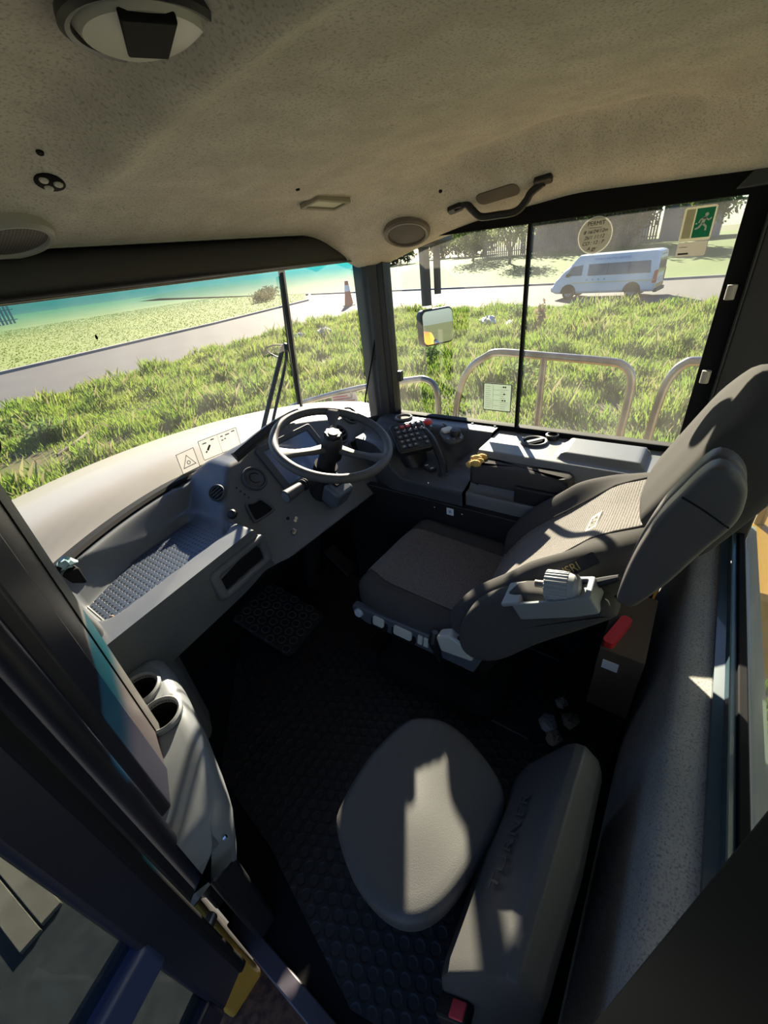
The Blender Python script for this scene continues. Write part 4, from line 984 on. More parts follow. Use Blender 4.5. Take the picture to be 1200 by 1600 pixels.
# ------------------------------------------------------------------ outside on the truck: wiper, hood, rails, mirror
wp = thing('windscreen_wiper', (1.15, 1.52, .8), 'black windscreen wiper standing upright with twin arms', 'wiper')
def wo(x, z, d=.03): return (x, wsY(x)+d, z)
MB().tube([wo(1.316, 1.44), wo(1.300, 1.18), wo(1.282, .90)], .007, 8).build('blade', M_BLACKM, wp)
MB().tube([wo(1.316, 1.435, .045), wo(1.302, 1.18, .055), wo(1.285, .91, .045)], .009, 8).build('blade_bridge', M_BLACK, wp)
MB().tube([wo(1.275, 1.16, .055), wo(1.25, 1.10, .06), wo(1.12, .84, .06), wo(1.09, .76, .06)], .010, 8).build('arm', M_BLACK, wp)
MB().tube([wo(1.283, 1.14, .055), wo(1.27, 1.08, .06), wo(1.16, .84, .06), wo(1.14, .76, .06)], .007, 8).build('link_arm', M_BLACK, wp)
MB().tube([wo(1.28, 1.165, .05), wo(1.24, 1.172, .055), wo(1.205, 1.165, .05), wo(1.22, 1.145, .06), wo(1.25, 1.12, .06)], .0035, 8).build('washer_hose', M_BLACK, wp)
MB().ball(wo(1.283, 1.155, .055), .018, 12, 8).build('pivot', M_BLACK, wp)
hd = thing('truck_hood', (.8, 2.4, -.6), 'broad cream truck hood just beyond the windscreen', 'hood')
def hoodz(x, y): return .775 + .055*ss(y, 1.45, 1.7) - .19*max(0, y-1.55)**2 - .10*(x-.8)**2 - .25*max(0, abs(x-.8)-1.05)**2
MB().grid(lambda u, v: ((x := -.02+2.4*u), (y := max(.9, wsY(x, .035))+2.4*v), hoodz(x, max(y, 1.45))), 50, 50).build('panel', M_HOOD, hd, angle=180)
MB().tube([(x, wsY(x)+.035, hoodz(x, 1.5)-.004) for x in np.linspace(-.02, 1.55, 24)], .016, 10, sub=1).build('rear_seal', mat('hood_seal', (.07, .07, .06), .3), hd)
def rail(nm, pts, lab, posts=()):
    t = thing(nm, (2.2, sum(p[1] for p in pts)/len(pts), .25), lab, 'handrail', 'steel handrails on the fender')
    MB().tube(pts, .019, 14).build('rail', M_STEEL, t)
    for a, b in posts: MB().tube([a, b], .017, 12).build('post', M_STEEL, t)
    return t
X = 2.2
rail('handrail', [(X, 1.12, .25), (X, 1.11, .58), (X, 1.075, .76), (X, 1.015, .87), (X, .93, .93), (X, .855, .955), (X, .62, .945), (X, .35, .93), (X, .27, .915), (X, .225, .86), (X, .218, .74), (X, .224, .57), (X, .224, .25)], 'long bent steel handrail with centre post outside the side window', [((X, .625, .25), (X, .623, .945))])
rail('handrail', [(X, .106, .25), (X, .104, .57), (X, .098, .74), (X, .082, .86), (X, .04, .93), (X, -.03, .945), (X, -.35, .95), (X, -.40, .90), (X, -.40, .25)], 'short steel handrail rising behind the rear window pillar')
t = rail('handrail', [(X, 1.225, .25), (X, 1.227, .62), (X, 1.24, .735), (X, 1.30, .785), (X, 1.42, .775), (X, 1.9, .68), (X, 2.45, .53), (X, 2.60, .46), (X, 2.64, .36), (X, 2.64, .15)], 'steel handrail running forward past the hood with warning plate', [((X, 1.9, .25), (X, 1.9, .68))])
pl = MB().prism(rrect(.24, .07, .004), -.002, .002, frame((2.185, 1.97, .615), (0, -1, .19), (-1, 0, .1))).build('warning_plate', mat('plate_cream', (.75, .66, .5), .5), t, label='cream and red warning plate')
m = MB()
for j in range(3): m.box((-.105, -.022+.018*j, .0021), (.10-.03*j, -.013+.018*j, .0026), frame((2.185, 1.97, .615), (0, -1, .19), (-1, 0, .1)))
m.build('plate_lettering', M_RED, pl, smooth=False)
mr = thing('side_mirror', (2.05, 1.13, 1.0), 'rectangular side mirror on a tall bracket beyond the side window', 'mirror')
MN = V3((-.45, -.88, .075)).normalized()
MR = frame((2.06, 1.135, 1.105), V3((-MN.y, MN.x, 0))*-1, MN)
MB().prism(rrect(.20, .175, .03), -.05, .0, MR).build('housing', M_BLACK, mr, bevel=.012, seg=3)
MB().prism(rrect(.182, .157, .025), .0005, .002, MR).build('mirror_glass', mat('mirror_silver', (.85, .88, .9), .01, metal=1.), mr, smooth=False)
m = MB(); m.tube([(2.10, 1.22, 1.20), (2.11, 1.235, 1.62)], .026, 12).build('bracket', M_DGREY, mr)
MB().tube([(2.13, 1.17, 1.25), (2.135, 1.175, 1.60)], .018, 10).build('bracket_stay', M_DGREY, mr)
MB().box((2.0, 1.10, 1.46), (2.18, 1.30, 1.60)).build('bracket_head', M_DGREY, mr, bevel=.02)
MB().tube([(2.1, 1.22, 1.6), (1.9, 1.3, 1.66), (1.66, 1.34, 1.66)], .02, 10).build('bracket_arm', M_BLACK, mr)
# debris behind the driver seat
cb = thing('carton', (1.12, -.02, .2), 'brown carton with small white label behind the driver seat', 'box')
MB().box((.93, -.075, .22), (1.20, .035, .47)).build('box', mat('carton_brown', (.10, .065, .04), .8), cb, bevel=.003)
MB().box((.926, -.02, .40), (.931, .02, .43)).build('label', M_WHITE, cb, smooth=False, label='white label')
MB().box((.91, -.07, .0), (1.2, .0, .22)).build('support', M_BLACK, cb)
rd = MB().prism(rrect(.13, .03, .012), 0, .02, frame((1.0, .005, .4705), (.8, -.2, 0))).build('red_strap', M_RED); tag(rd, 'red strap end lying on top of the brown carton', 'strap')
for i, (x, y) in enumerate(((1.03, .11), (.98, .07), (.93, .13), (.86, .03), (.89, .10))):
    m = MB().ball((x, y, .025), .018+.006*(i % 3), 9, 6, (1.3, 1, .55)); m.v = [(a+rng.normal()*.004, b+rng.normal()*.004, max(.009, c+rng.normal()*.004)) for a, b, c in m.v]
    o = m.build('crumpled_paper', mat('paper%d' % i, [(.30, .30, .28), (.22, .2, .17), (.34, .34, .36), (.2, .2, .2), (.28, .25, .2)][i], .8), angle=10)
    tag(o, 'crumpled scrap of litter on the floor behind the driver seat', 'litter', 'floor litter behind the seat')
o = MB().tube([(.95, -.03, .02), (.86, -.05, .03), (.80, -.03, .05), (.74, -.05, .03), (.70, -.06, .02)], .006, 8).build('floor_cable', M_BLACK); tag(o, 'thin black cable lying along the foot of the rear ledge', 'cable')
# ------------------------------------------------------------------ ground, roads, lawns
GZ = -2.3
def plate(name, pts, z, m, lab, cat, t=.3):
    o = MB().prism(pts, z-t, z).build(name, m, smooth=False); tag(o, lab, cat, kind='structure'); return o
M_VERGE = two_noise('verge_soil', (.09, .10, .03), (.06, .06, .025), (.15, .095, .05), .5, 3, lo=(.3, .7), hi=(.5, .75))
M_ROAD = two_noise('asphalt', (.078, .075, .075), (.066, .064, .065), (.095, .092, .09), .35, 40, .85, hi=(.4, .8))
M_LAWN = two_noise('mown_lawn', (.15, .205, .042), (.115, .165, .032), (.19, .205, .06), .18, 8, bump=(.6, .05), hi=(.42, .7))
plate('ground', [(-250, -250), (250, -250), (250, 350), (-250, 350)], GZ-.06, two_noise('far_ground', (.10, .12, .035), (.08, .09, .03), (.12, .12, .05), .05, 1), 'distant ground around the road corner', 'ground')
plate('road', [(-60, 17.5), (3, 21.8), (20, 23.4), (27, 23.2), (29.3, 18), (28.3, 0), (26.5, -40), (40, -40), (41.2, 0), (44, 20), (47, 31), (60, 46), (85, 80), (78, 88), (57, 56), (39.5, 38.9), (24, 35.5), (7.4, 33.2), (-60, 24)], GZ, M_ROAD, 'grey asphalt road bending round the grass verge', 'road')
plate('verge', [(-60, -40), (26.6, -40), (28.4, 0), (29.3, 18), (27, 23.3), (20, 23.6), (3, 22), (-60, 17.7)], GZ+.04, M_VERGE, 'rough grassy verge around the parked truck', 'verge')
plate('lawn_front', [(-120, 14.5), (-60, 24.3), (7.4, 33.5), (24, 35.8), (39.5, 39.2), (57, 56.5), (78, 88.5), (95, 140), (-120, 140)], GZ+.12, M_LAWN, 'mown lawn beyond the front road', 'lawn')
kp_ = [(-60, 24.1), (7.4, 33.3), (24, 35.6), (39.5, 39.0), (50, 48.5), (57, 56.2), (78, 88.2)]
MBk = MB().loft([[(x+.05, y-.16, GZ-.05), (x+.05, y-.14, GZ+.15), (x, y+.16, GZ+.16), (x, y+.2, GZ)] for x, y in kp_])
o = MBk.build('kerb', mat('kerb_concrete', (.17, .165, .16), .9, var=(1.5, .8, (.25, .24, .22))), smooth=False); tag(o, 'dark concrete kerb along the front lawn', 'kerb', kind='structure')
def bankz(x): return GZ+.1 + 1.3*ss(x, 44, 74)
m = MB().grid(lambda u, v: ((y := -60+170*v), (x := 41.6 + (.0 if y < 5 else .14*(y-5)) + 60*u), bankz(x))[1::-1] + (bankz(x),), 30, 40)
o = m.build('lawn_bank', two_noise('bank_lawn', (.085, .145, .022), (.07, .12, .02), (.10, .145, .03), .18, 8, bump=(.6, .05), hi=(.42, .7))); tag(o, 'sunlit lawn bank beyond the side road', 'lawn', kind='structure')
o = MB().loft([[(41.5+(.0 if y < 5 else .14*(y-5))+dx, y, GZ+dz) for dx, dz in ((-.15, 0), (-.12, .14), (.15, .14), (.15, -.05))] for y in (-60, 5, 60)]).build('kerb_side', mat('kerb_side', (.2, .19, .19), .9), smooth=False); tag(o, 'concrete kerb along the side road', 'kerb', kind='structure')
# concrete apron on the near (door) side
plate('apron', [(-30, -12), (1.4, -12), (1.4, 5), (-30, 5)], GZ+.055, two_noise('pale_apron', (.085, .088, .088), (.07, .072, .072), (.10, .10, .095), .6, 12), 'pale paved apron on the door side of the truck', 'paving')

# ------------------------------------------------------------------ grass (uncountable)
def blades(n, sampler, hmin, hmax, w0, m, name, lab, lean=.45):
    P = sampler(n); n = len(P); h = rng.uniform(hmin, hmax, n)*P[:, 3]; a = rng.uniform(0, 2*PI, n); w = w0*rng.uniform(.6, 1.4, n)*P[:, 4]
    la = rng.uniform(0, 2*PI, n); ln = h*rng.uniform(.1, lean, n)
    dx, dy = np.cos(a)*w, np.sin(a)*w; lx, ly = np.cos(la)*ln, np.sin(la)*ln
    x, y, z = P[:, 0], P[:, 1], P[:, 2]
    v = np.empty((n, 4, 3))
    v[:, 0] = np.stack([x-dx, y-dy, z], 1); v[:, 1] = np.stack([x+dx, y+dy, z], 1)
    v[:, 2] = np.stack([x+dx*.7+lx*.35, y+dy*.7+ly*.35, z+h*.6], 1); v[:, 3] = np.stack([x+lx, y+ly, z+h], 1)
    f = np.arange(n*4).reshape(n, 4)
    return npmesh(name, v.reshape(-1, 3), f, m, lab, 'grass', 'stuff')
def inpoly(x, y, poly):
    c = np.zeros(len(x), bool); j = len(poly)-1
    for i in range(len(poly)):
        xi, yi = poly[i]; xj, yj = poly[j]
        c ^= ((yi > y) != (yj > y)) & (x < (xj-xi)*(y-yi)/(yj-yi+1e-12)+xi); j = i
    return c
VP = [(3.2, -5), (28.0, -5), (29.0, 18), (26.8, 22.9), (20, 23.2), (3, 21.6), (-6, 21), (-6, 7), (3.2, 7)]
cl = rng.uniform([-6, -5], [29, 23.5], (700, 2)); ch = rng.uniform(.5, 1.5, 700)
def verge(n):
    q = rng.uniform(0, 1, (int(n*2.2), 2)); x = -6+35.2*q[:, 0]; y = -5+28.5*q[:, 1]
    d = np.hypot(x-2, y)
    keep = rng.uniform(0, 1, len(x)) < np.clip(12/d, .25, 1)
    ok = inpoly(x, y, VP) & keep
    # bare patches of soil
    for bx, by, br in ((2.6, 13.4, 1.6), (4.3, 12.6, .9), (14, 13.5, 1.), (11, 1.5, .7), (9.4, 4.4, .6)): ok &= (np.hypot(x-bx, y-by) > br*rng.uniform(.4, 1.1, len(x)))
    x, y = x[ok], y[ok]
    k = np.zeros(len(x))
    for s0 in range(0, len(x), 20000):
        dd = np.hypot(x[s0:s0+20000, None]-cl[None, :, 0], y[s0:s0+20000, None]-cl[None, :, 1]); i = dd.argmin(1)
        k[s0:s0+20000] = ch[i]*np.clip(1.25-dd[np.arange(len(i)), i]/1.1, .35, 1)
    d = np.hypot(x, y)
    return np.stack([x, y, np.full(len(x), GZ+.03), k, np.clip(d/12, .8, 2.2)], 1)
blades(165000, verge, .16, .50, .012, leafmat('verge_grass', (.135, .225, .030), (.215, .27, .055), .5, .8), 'verge_grass', 'tall sunlit green grass growing on the verge')
blades(9000, lambda n: (lambda P: np.concatenate([P[:, :3], P[:, 3:4]*1.25, P[:, 4:]*.7], 1))(verge(n)), .2, .55, .008, leafmat('dry_grass', (.27, .25, .12), (.23, .21, .10), .4), 'dry_grass', 'straw coloured seed stalks among the verge grass', .6)
def lawn(n):
    x = rng.uniform(-5, 62, n*3); y = rng.uniform(30, 75, n*3)
    ok = inpoly(x, y, [(-5, 32.3), (7.4, 33.6), (24, 35.9), (39.5, 39.3), (57, 56.6), (65, 75), (-5, 75)])
    x, y = x[ok][:n], y[ok][:n]; return np.stack([x, y, np.full(len(x), GZ+.12), np.ones(len(x)), np.ones(len(x))], 1)
blades(26000, lawn, .03, .08, .05, leafmat('lawn_grass', (.15, .205, .042), (.125, .175, .034), .3, .3), 'lawn_grass', 'short mown grass tufts on the front lawn', .8)

# ------------------------------------------------------------------ plants and trees
def leaves(c, r, n, size, m, name, parent, shell=.55, flat=1.):
    d = rng.normal(size=(n, 3)); d /= np.linalg.norm(d, axis=1)[:, None]; rad = (shell + (1-shell)*rng.uniform(0, 1, n))
    rad *= .82 + .18*np.sin(d[:, 0]*5+d[:, 1]*7+d[:, 2]*6+c[0])
    p = np.array(c) + d*rad[:, None]*np.array(r)
    a = rng.normal(size=(n, 3)); a /= np.linalg.norm(a, axis=1)[:, None]; b = np.cross(a, rng.normal(size=(n, 3))); b /= np.linalg.norm(b, axis=1)[:, None]
    b[:, 2] *= flat
    s = size*rng.uniform(.6, 1.4, n)[:, None]
    v = np.stack([p-a*s, p-b*s*.45, p+a*s, p+b*s*.45], 1).reshape(-1, 3)
    return npmesh(name, v, np.arange(n*4).reshape(n, 4), m, parent=parent)
LM1 = leafmat('tree_leaves', (.075, .115, .03), (.12, .16, .045), .4, .6); LM2 = leafmat('dark_leaves', (.045, .065, .03), (.07, .09, .04), .3, .5); LM3 = leafmat('weed_leaves', (.12, .20, .055), (.19, .25, .08), .4, 3)
M_BARK = mat('bark', (.12, .09, .07), .9, var=(4, .8, (.18, .14, .11)))
def tree(x, y, z, H, R, lab, lm=LM1, n=1500, group=None, trunk=True, bare=.35, sz=.22, nb=5):
    t = thing('tree', (x, y, z), lab, 'tree', group)
    m = MB(); m.tube([(x, y, z-.1), (x+.1, y, z+H*.25), (x-.05, y+.1, z+H*.6)], [H*.035, H*.025, H*.012], 8)
    for i in range(nb):
        a = 2*PI*i/nb + .4; m.tube([(x, y, z+H*(bare-.05)), (x+R*.4*math.cos(a), y+R*.4*math.sin(a), z+H*.6), (x+R*.75*math.cos(a), y+R*.75*math.sin(a), z+H*.78)], [H*.015, H*.01, H*.004], 6, sub=3)
    m.build('trunk', M_BARK, t)
    vs = []
    c0 = (x, y, z+H*(bare+1)/2)
    leaves(c0, (R, R, H*(1-bare)/2), n, sz, lm, 'crown', t, .35)
    return t
tree(63, 23.6, bankz(63), 6.6, 3.6, 'small leafy tree standing alone on the lawn bank', leafmat('pale_leaves', (.17, .21, .08), (.23, .25, .12), .45), 1800, bare=.2, sz=.2)
tree(72, 33, bankz(72), 7., 5., 'pale green tree behind the lone tree near the road bend', LM1, 2200, 'trees along the far fence', bare=.12)
tree(73, 14.6, bankz(73), 9, 4.2, 'dark tree rising behind the van roof', LM2, 2600, 'trees along the far fence', sz=.3, bare=.06)
tree(72, 10.2, bankz(72), 10, 3.8, 'dark tree rising between the permit and exit stickers', LM2, 2600, 'trees along the far fence', sz=.3, bare=.06)
tree(62, 2.2, bankz(62), 9, 3.4, 'bushy tree at the right edge of the side window', LM1, 2400, 'trees along the far fence', sz=.26, bare=.15)
tree(66, -4, bankz(66), 10, 5, 'tree beyond the rear window pillar', LM2, 1500, 'trees along the far fence', sz=.3)
for i, (x, y, H, R) in enumerate(((84, 24, 11, 5), (83, 17.5, 12, 5), (86, 30, 12, 6), (88, 38, 11, 6))):
    tree(x, y, bankz(x), H, R, ('dark tree behind the slat fence left of the permit sticker', 'tall dark tree behind the slat fence above the van', 'dark tree behind the lone tree on the lawn bank', 'dark tree at the left end of the slat fence')[i], LM2, 2200, 'trees along the far fence', sz=.36, bare=.2)
for i, (x, y, H, R) in enumerate(((92, 62, 9, 7), (104, 74, 10, 8), (112, 60, 11, 8), (100, 46, 9, 7))):
    tree(x, y, GZ, H, R, 'dark distant tree beyond the road bend', LM2, 2000, 'trees beyond the bend', sz=.5, bare=.04)
bs = thing('shrub_bed', (40, 48, GZ), 'dull brown shrub bed on the front lawn near its tip', 'shrubs')
LB = leafmat('brown_shrub', (.16, .13, .07), (.20, .19, .09), .3)
for i in range(5): leaves((40+2.6*i, 47.5+2.6*i, GZ+.6), (2.2, 1.8, .9), 420, .16, LB, 'shrub', bs, .4)
def weed(x, y, h, R, lab, n=160, lm=LM3, g='broad leaved weeds on the verge'):
    t = thing('weed_plant', (x, y, GZ), lab, 'weed', g)
    m = MB()
    for i in range(6):
        a = i*1.05; m.tube([(x, y, GZ), (x+R*.5*math.cos(a), y+R*.5*math.sin(a), GZ+h*.9)], .012, 5)
    m.build('stem', M_BARK, t)
    leaves((x, y, GZ+h*.6), (R, R, h*.5), n, .10, lm, 'foliage', t, .2)
for x, y, h, R, lab in ((1.9, 15.6, .9, .9, 'leafy weed plant at the left edge beside the road'), (2.8, 17.3, .8, 1.0, 'leafy weed plant beside the near kerb of the road'), (3.6, 15.2, .7, .8, 'low leafy weed behind the bare soil patch'), (1.2, 17.6, .9, .9, 'leafy weed plant half hidden by the door post'),
                        (16.4, 9.3, .9, .8, 'leafy weed below the side mirror'), (24.2, 8.4, .8, .9, 'leafy weed in front of the van'), (12.6, 4.3, .7, .7, 'dark green weed below the permit sticker'), (14.6, 8.5, .7, .8, 'leafy weed beside the side mirror')):
    weed(x, y, h, R, lab)
weed(20.6, 6.15, 1.3, .28, 'tall dry reddish weed standing in front of the van', 110, leafmat('dry_weed', (.26, .17, .11), (.32, .24, .15), .3))
# litter and stones
for i, (x, y, s, lab) in enumerate(((22.6, 9.5, .42, 'crumpled white plastic bag on the verge beside the road'), (21.5, 7.8, .34, 'white plastic bag lying in the grass left of the van'), (7.9, 17.2, .14, 'scrap of white litter in the front grass'))):
    m = MB().ball((x, y, GZ+.22), s, 12, 8, (1.5, .9, .5)); m.v = [(a+rng.normal()*s*.12, b+rng.normal()*s*.12, max(GZ+.03, c+rng.normal()*s*.1)) for a, b, c in m.v]
    o = m.build('plastic_bag', mat('white_plastic%d' % i, (.5, .5, .5), .5), angle=20); tag(o, lab, 'litter', 'litter on the verge')
for i, (x, y, s, lab) in enumerate(((18.6, 17.5, .42, 'grey boulder in the grass right of the wiper'), (17.6, 18.4, .28, 'pale stone in the grass beside the wiper blade'))):
    m = MB().ball((x, y, GZ+.3), s, 10, 7, (1.2, 1, .75)); m.v = [(a+rng.normal()*.05, b+rng.normal()*.05, max(GZ, c+rng.normal()*.04)) for a, b, c in m.v]
    o = m.build('rock', mat('stone%d' % i, (.30-.0*i, .28, .27), .9) if i == 0 else mat('pale_stone', (.5, .47, .43), .9), angle=25); tag(o, lab, 'rock', 'rocks on the verge')
o = MB().tube([(3.2, 13.4, GZ+.06), (3.9, 13.9, GZ+.10), (4.5, 14.6, GZ+.07)], .045, 7).build('dead_branch', M_BARK); tag(o, 'dead branch lying on the bare soil patch', 'branch')

# ------------------------------------------------------------------ fences and house
def fence(name, a, b, z0, z1, pitch, w, m, lab, hts=.0):
    t = thing(name, ((a[0]+b[0])/2, (a[1]+b[1])/2, z0), lab, 'fence')
    A = V3((*a, 0)); B = V3((*b, 0)); d = (B-A).normalized(); L = (B-A).length
    s = MB(); k = int(L/pitch)
    for i in range(k):
        p = A + d*(pitch*(i+.5)); h = z1 + rng.uniform(-hts, hts)
        s.box((-w/2, -.02, z0), (w/2, .02, h), frame((p.x, p.y, 0), d))
    s.build('slats', m, t, smooth=False)
    r = MB()
    for z in (z0+.25*(z1-z0), z0+.8*(z1-z0)): r.box((0, .02, z-.06), (L, .08, z+.06), frame((A.x, A.y, 0), d))
    r.build('rails', m, t, smooth=False); return t
fence('palisade_fence', (77.5, 8.4), (77.5, 34), bankz(76)-.1, bankz(76)+3.4, .34, .22, mat('weathered_timber', (.11, .098, .09), .85, var=(1.2, .9, (.17, .16, .155))), 'grey vertical slat fence along the top of the lawn bank', .08)
fence('picket_fence', (-10, 82), (27, 94), GZ, GZ+2.7, .62, .34, mat('white_picket', (.32, .34, .33), .7), 'pale picket fence at the far left beyond the front lawn')
hs = thing('house', (92, 18, -1), 'house with pale wall and grey pitched roof behind the trees', 'house')
MB().box((88, 12, -1.3), (98, 30, 4.)).build('walls', mat('house_wall', (.2, .2, .215), .8), hs, smooth=False)
MB().prism([(-6.2, 3.8), (6.2, 3.8), (0, 8.0)], 11, 31, frame((93, 0, 0), (1, 0, 0), (0, 1, 0)) @ Matrix.Rotation(0, 4, 'Z')).build('roof', mat('roof_grey', (.14, .135, .145), .8), hs, smooth=False) if 0 else MB().loft([[(86.6, y, 3.8), (99.4, y, 3.8), (93, y, 7.8)] for y in (11, 31)]).build('roof', mat('roof_grey', (.14, .135, .145), .8), hs, smooth=False)
h2 = thing('house', (80, 3.5, -1), 'grey garage wall behind the exit sticker', 'house')
MB().box((78, 1.5, -1.3), (84, 8.2, 3.2)).build('walls', mat('garage_wall', (.17, .17, .19), .8), h2, smooth=False)
MB().box((77.7, 1.2, 3.2), (84.3, 8.5, 3.5)).build('roof', mat('garage_roof', (.15, .145, .155), .8), h2, smooth=False)
# windscreen reflection modelled as an added cone at the junction
tc_ = thing('cone_reflection', (27.5, 22.5, GZ), 'orange cone shape standing in for a windscreen reflection beside the front pillar', 'cone')
cx, cy = 33.6, 27.9
tc_.location = (cx, cy, GZ); tc_['_o'] = (cx, cy, GZ)
MB().lathe([(.62, .0), (.60, .08), (.42, .10), (.30, .9), (.16, 2.0), (.14, 2.05)], frame((cx, cy, GZ)), 20).build('cone', mat('cone_orange', (.5, .10, .03), .5), tc_)
MB().lathe([(.265, 1.15), (.20, 1.65)], frame((cx, cy, GZ)) @ Matrix.Scale(1.03, 4), 20, cap=False).build('white_band', M_WHITE, tc_)

# ------------------------------------------------------------------ white minibus
VN = thing('minibus', (31.9, 6.0, GZ), 'white high-roof minibus parked on the side road', 'van')
vx, vy, ang = 32.95, 6.0, math.radians(90-6)
# local frame: x forward (toward the front road), y to the left of the van, z up
VM = Matrix.Translation((vx, vy, GZ)) @ Matrix.Rotation(math.atan2(6.6, .75), 4, 'Z') @ Matrix.Scale(1.08, 4)
Lh = 2.85
def vsec(x):
    """(half width, bottom, shoulder, roof) of the body along its length"""
    t = x
    roof = 2.28
    if t > 1.35: roof = 2.28 - .62*ss(t, 1.25, 2.05) - .52*ss(t, 1.95, 2.62) - .36*ss(t, 2.55, 2.86)
    if t < -2.7: roof = 2.28 - .08*ss(-t, 2.7, 2.86)
    w = .94 - .10*ss(t, 2.2, 2.86) - .03*ss(-t, 2.6, 2.86)
    b = .30 + .10*ss(t, 2.5, 2.86)
    return w, b, roof
rings = []
for x in np.concatenate([[-2.86, -2.84, -2.78], np.linspace(-2.6, 1.2, 12), np.linspace(1.35, 2.7, 14), [2.8, 2.85, 2.88]]):
    w_, b_, r_ = vsec(x); e = .0 if -2.84 < x < 2.8 else .06
    mid = min(1.15, b_ + (r_-b_)*.55)
    pr = [(-w_*.90, b_), (-w_, b_+.12), (-w_, mid), (-w_*.90, r_-.30 if r_ > 1.9 else r_-.12), (-w_*.78, r_-.05), (-w_*.5, r_), (w_*.5, r_), (w_*.78, r_-.05), (w_*.90, r_-.30 if r_ > 1.9 else r_-.12), (w_, mid), (w_, b_+.12), (w_*.90, b_)]
    rings.append([(x, y*(1-e), z) for y, z in pr])
MB().loft(rings, M=VM).build('body', mat('van_white', (.58, .60, .64), .3, coat=.4), VN, bevel=.03, angle=35)
M_VG = mat('van_window', (.035, .045, .055), .08, spec=.8); 
def sidew(y): return y
def vplate(pts, m, nm, y0=.955, lean=.115, z0=1.15, z1=2.0, par=VN, th=.02, **k):
    """plate on the left side of the body; pts are (x, z)"""
    def Y(z): return y0 - lean*max(0, (z-z0))/(z1-z0)*.95
    s = MB(); n = len(pts)
    s._add([(x, Y(z)-.06, z) for x, z in pts] + [(x, Y(z)+th*0+.004, z) for x, z in pts], [tuple(range(n)), tuple(range(2*n-1, n-1, -1))] + [(i, (i+1) % n, n+(i+1) % n, n+i) for i in range(n)], VM)
    return s.build(nm, m, par, smooth=False, **k)
vplate([(1.05, 1.25), (2.0, 1.25), (1.62, 1.72), (1.05, 1.78)], M_VG, 'cab_window')
vplate([(-2.55, 1.22), (.72, 1.22), (.72, 1.80), (-2.45, 1.80)], M_VG, 'side_window')
for x in (-.35, -1.45): vplate([(x-.02, 1.22), (x+.02, 1.22), (x+.02, 1.8), (x-.02, 1.8)], M_BLACK, 'window_bar', y0=.960)
vplate([(-2.80, .86), (1.6, .86), (1.6, .895), (-2.80, .895)], mat('van_stripe', (.75, .55, .2), .5), 'side_stripe', lean=0)
for x in (.72, .40, .08, -.24): vplate([(x-.06, 1.02), (x, .96), (x+.06, 1.02), (x, 1.08)], mat('van_star', (.15, .35, .5), .5), 'side_star', lean=0)
# rear: window, lights, plate, chevrons
def rplate(pts, m, nm, x=-2.875, par=VN): 
    n = len(pts); s = MB(); s._add([(x, y, z) for y, z in pts]+[(x+.05, y, z) for y, z in pts], [tuple(range(n)), tuple(range(2*n-1, n-1, -1))]+[(i, (i+1) % n, n+(i+1) % n, n+i) for i in range(n)], VM); return s.build(nm, m, par, smooth=False)
rplate([(-.74, 1.18), (.74, 1.18), (.66, 1.86), (-.66, 1.86)], M_VG, 'rear_window')
for sy in (1, -1):
    rplate([(sy*.74, .72), (sy*.90, .72), (sy*.89, 1.34), (sy*.76, 1.34)], mat('tail_red', (.55, .04, .04), .3), 'tail_lamp', -2.88)
    vplate([(-2.84, .72), (-2.70, .72), (-2.74, 1.30), (-2.84, 1.34)], mat('tail_side', (.55, .04, .04), .3), 'tail_lamp', lean=.0, y0=.948) if sy > 0 else None
rplate([(-.30, .82), (.30, .82), (.30, .96), (-.30, .96)], mat('number_plate', (.62, .66, .55), .5), 'number_plate', -2.885)
ch = rplate([(-.85, .46), (.85, .46), (.85, .64), (-.85, .64)], mat('chevron_yellow', (.80, .66, .2), .5), 'chevron_board', -2.885)
for i in range(7): rplate([(-.80+.24*i, .46), (-.70+.24*i, .46), (-.60+.24*i, .64), (-.70+.24*i, .64)], mat('chevron_red', (.7, .12, .06), .5), 'chevron_stripe', -2.89, ch)
MB().box((-2.98, -.85, .26), (-2.80, .85, .44), VM).build('rear_bumper', M_BLACK, VN, bevel=.03)
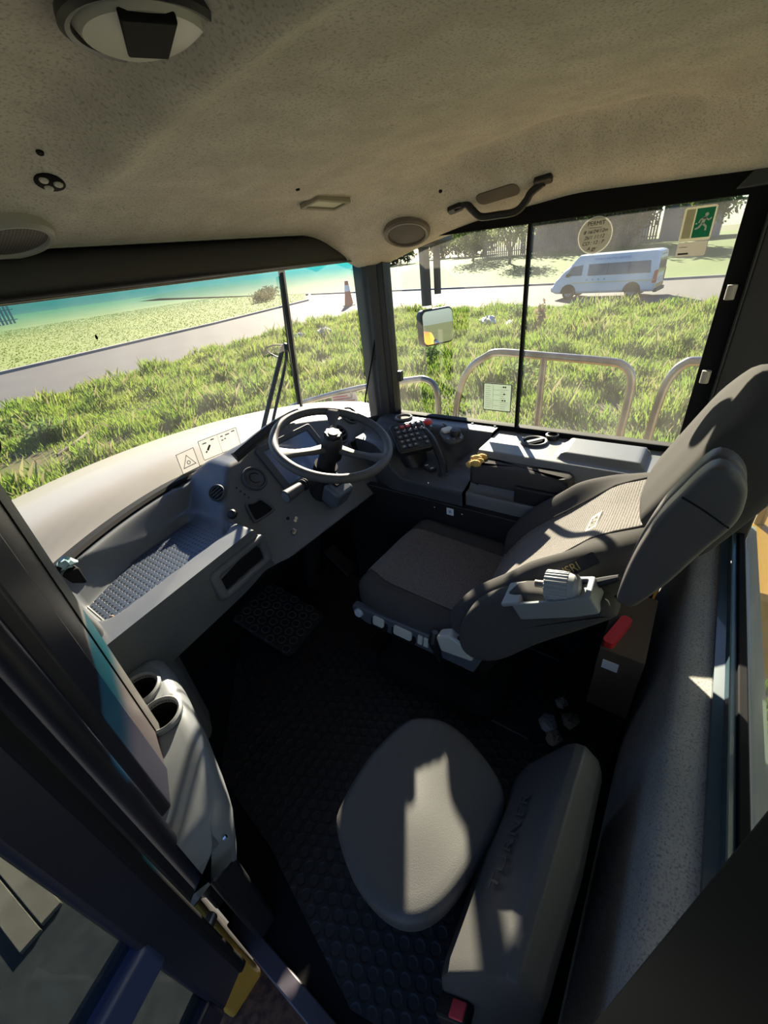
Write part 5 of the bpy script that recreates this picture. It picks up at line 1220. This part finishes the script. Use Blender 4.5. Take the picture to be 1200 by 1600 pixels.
for x in (1.75, -1.75):
    for sy in (1, -1):
        W = VM @ frame((x, sy*.80, .36), (1, 0, 0), (0, sy, 0))
        tw = MB().lathe([(.20, -.10), (.34, -.11), (.36, -.06), (.36, .09), (.33, .13), (.21, .135)], W, 32, cap=False).build('wheel', M_RUB, VN)
        MB().lathe([(.21, .125), (.20, .09), (.10, .11), (.0005, .12)], W, 24, cap=False).build('wheel_rim', mat('rim_silver', (.5, .5, .5), .3, metal=.7), tw)
    q = [(x-.46*math.cos(a), .36+.46*math.sin(a)) for a in np.linspace(-.1, PI+.1, 18)]
    vplate(q, M_BLACKM, 'wheel_arch', lean=0, y0=.946)
text('roof_lettering', 'MINIBUS SHUTTLE SERVICES', .15, VM @ frame((-.5, .862, 2.02), (-1, 0, 0), (0, 1, .22)), mat('van_blue_print', (.12, .24, .55), .5), VN)
vplate([(1.75, 1.20), (1.90, 1.20), (1.90, 1.38), (1.75, 1.38)], M_BLACK, 'door_mirror', y0=1.10, lean=0)
rplate([(-.6, 2.0), (.6, 2.0), (.6, 2.06), (-.6, 2.06)], mat('rear_print', (.25, .35, .6), .5), 'rear_lettering', -2.86)

# tipper body behind the cab
tb = thing('tipper_body', (.8, -1.6, -.6), 'pale dump body front wall behind the rear window', 'dump body')
M_TIP = mat('tipper_cream', (.34, .34, .29), .5)
MB().box((-.5, -1.6, -.6), (1.72, -1.1, 1.9)).build('front_wall', M_TIP, tb, bevel=.03)
for x in (0., .8, 1.6): MB().box((x-.06, -1.12, -.6), (x+.06, -1.03, 1.9)).build('rib', M_TIP, tb, bevel=.02)

for i, (x, y) in enumerate(((-.78, 3.20), (-.92, 3.16))):
    o = MB().box((-.065, -.42, 0), (.065, .42, .035), frame((x, y, GZ+.057), (1, .12, 0))).build('timber_plank', mat('pale_timber%d' % i, (.42, .36, .27), .8, var=(6, .8, (.34, .28, .20))), bevel=.004); tag(o, ('pale timber plank lying on the paving, nearer the truck', 'pale timber plank lying on the paving, farther from the truck')[i], 'plank', 'planks on the paving')
mg = thing('truck_mudguard', (2.15, -2.2, -.9), 'orange yellow rear mudguard reflected in the side mirror', 'mudguard')
MB().prism(rrect(1.6, 1.5, .35), 1.80, 2.36, frame((0, -2.6, .25), (0, 1, 0), (1, 0, 0))).build('guard', mat('mudguard_orange', (.55, .22, .03), .4), mg, bevel=.05)
for o in bpy.data.objects:
    if '_o' in o: del o['_o']
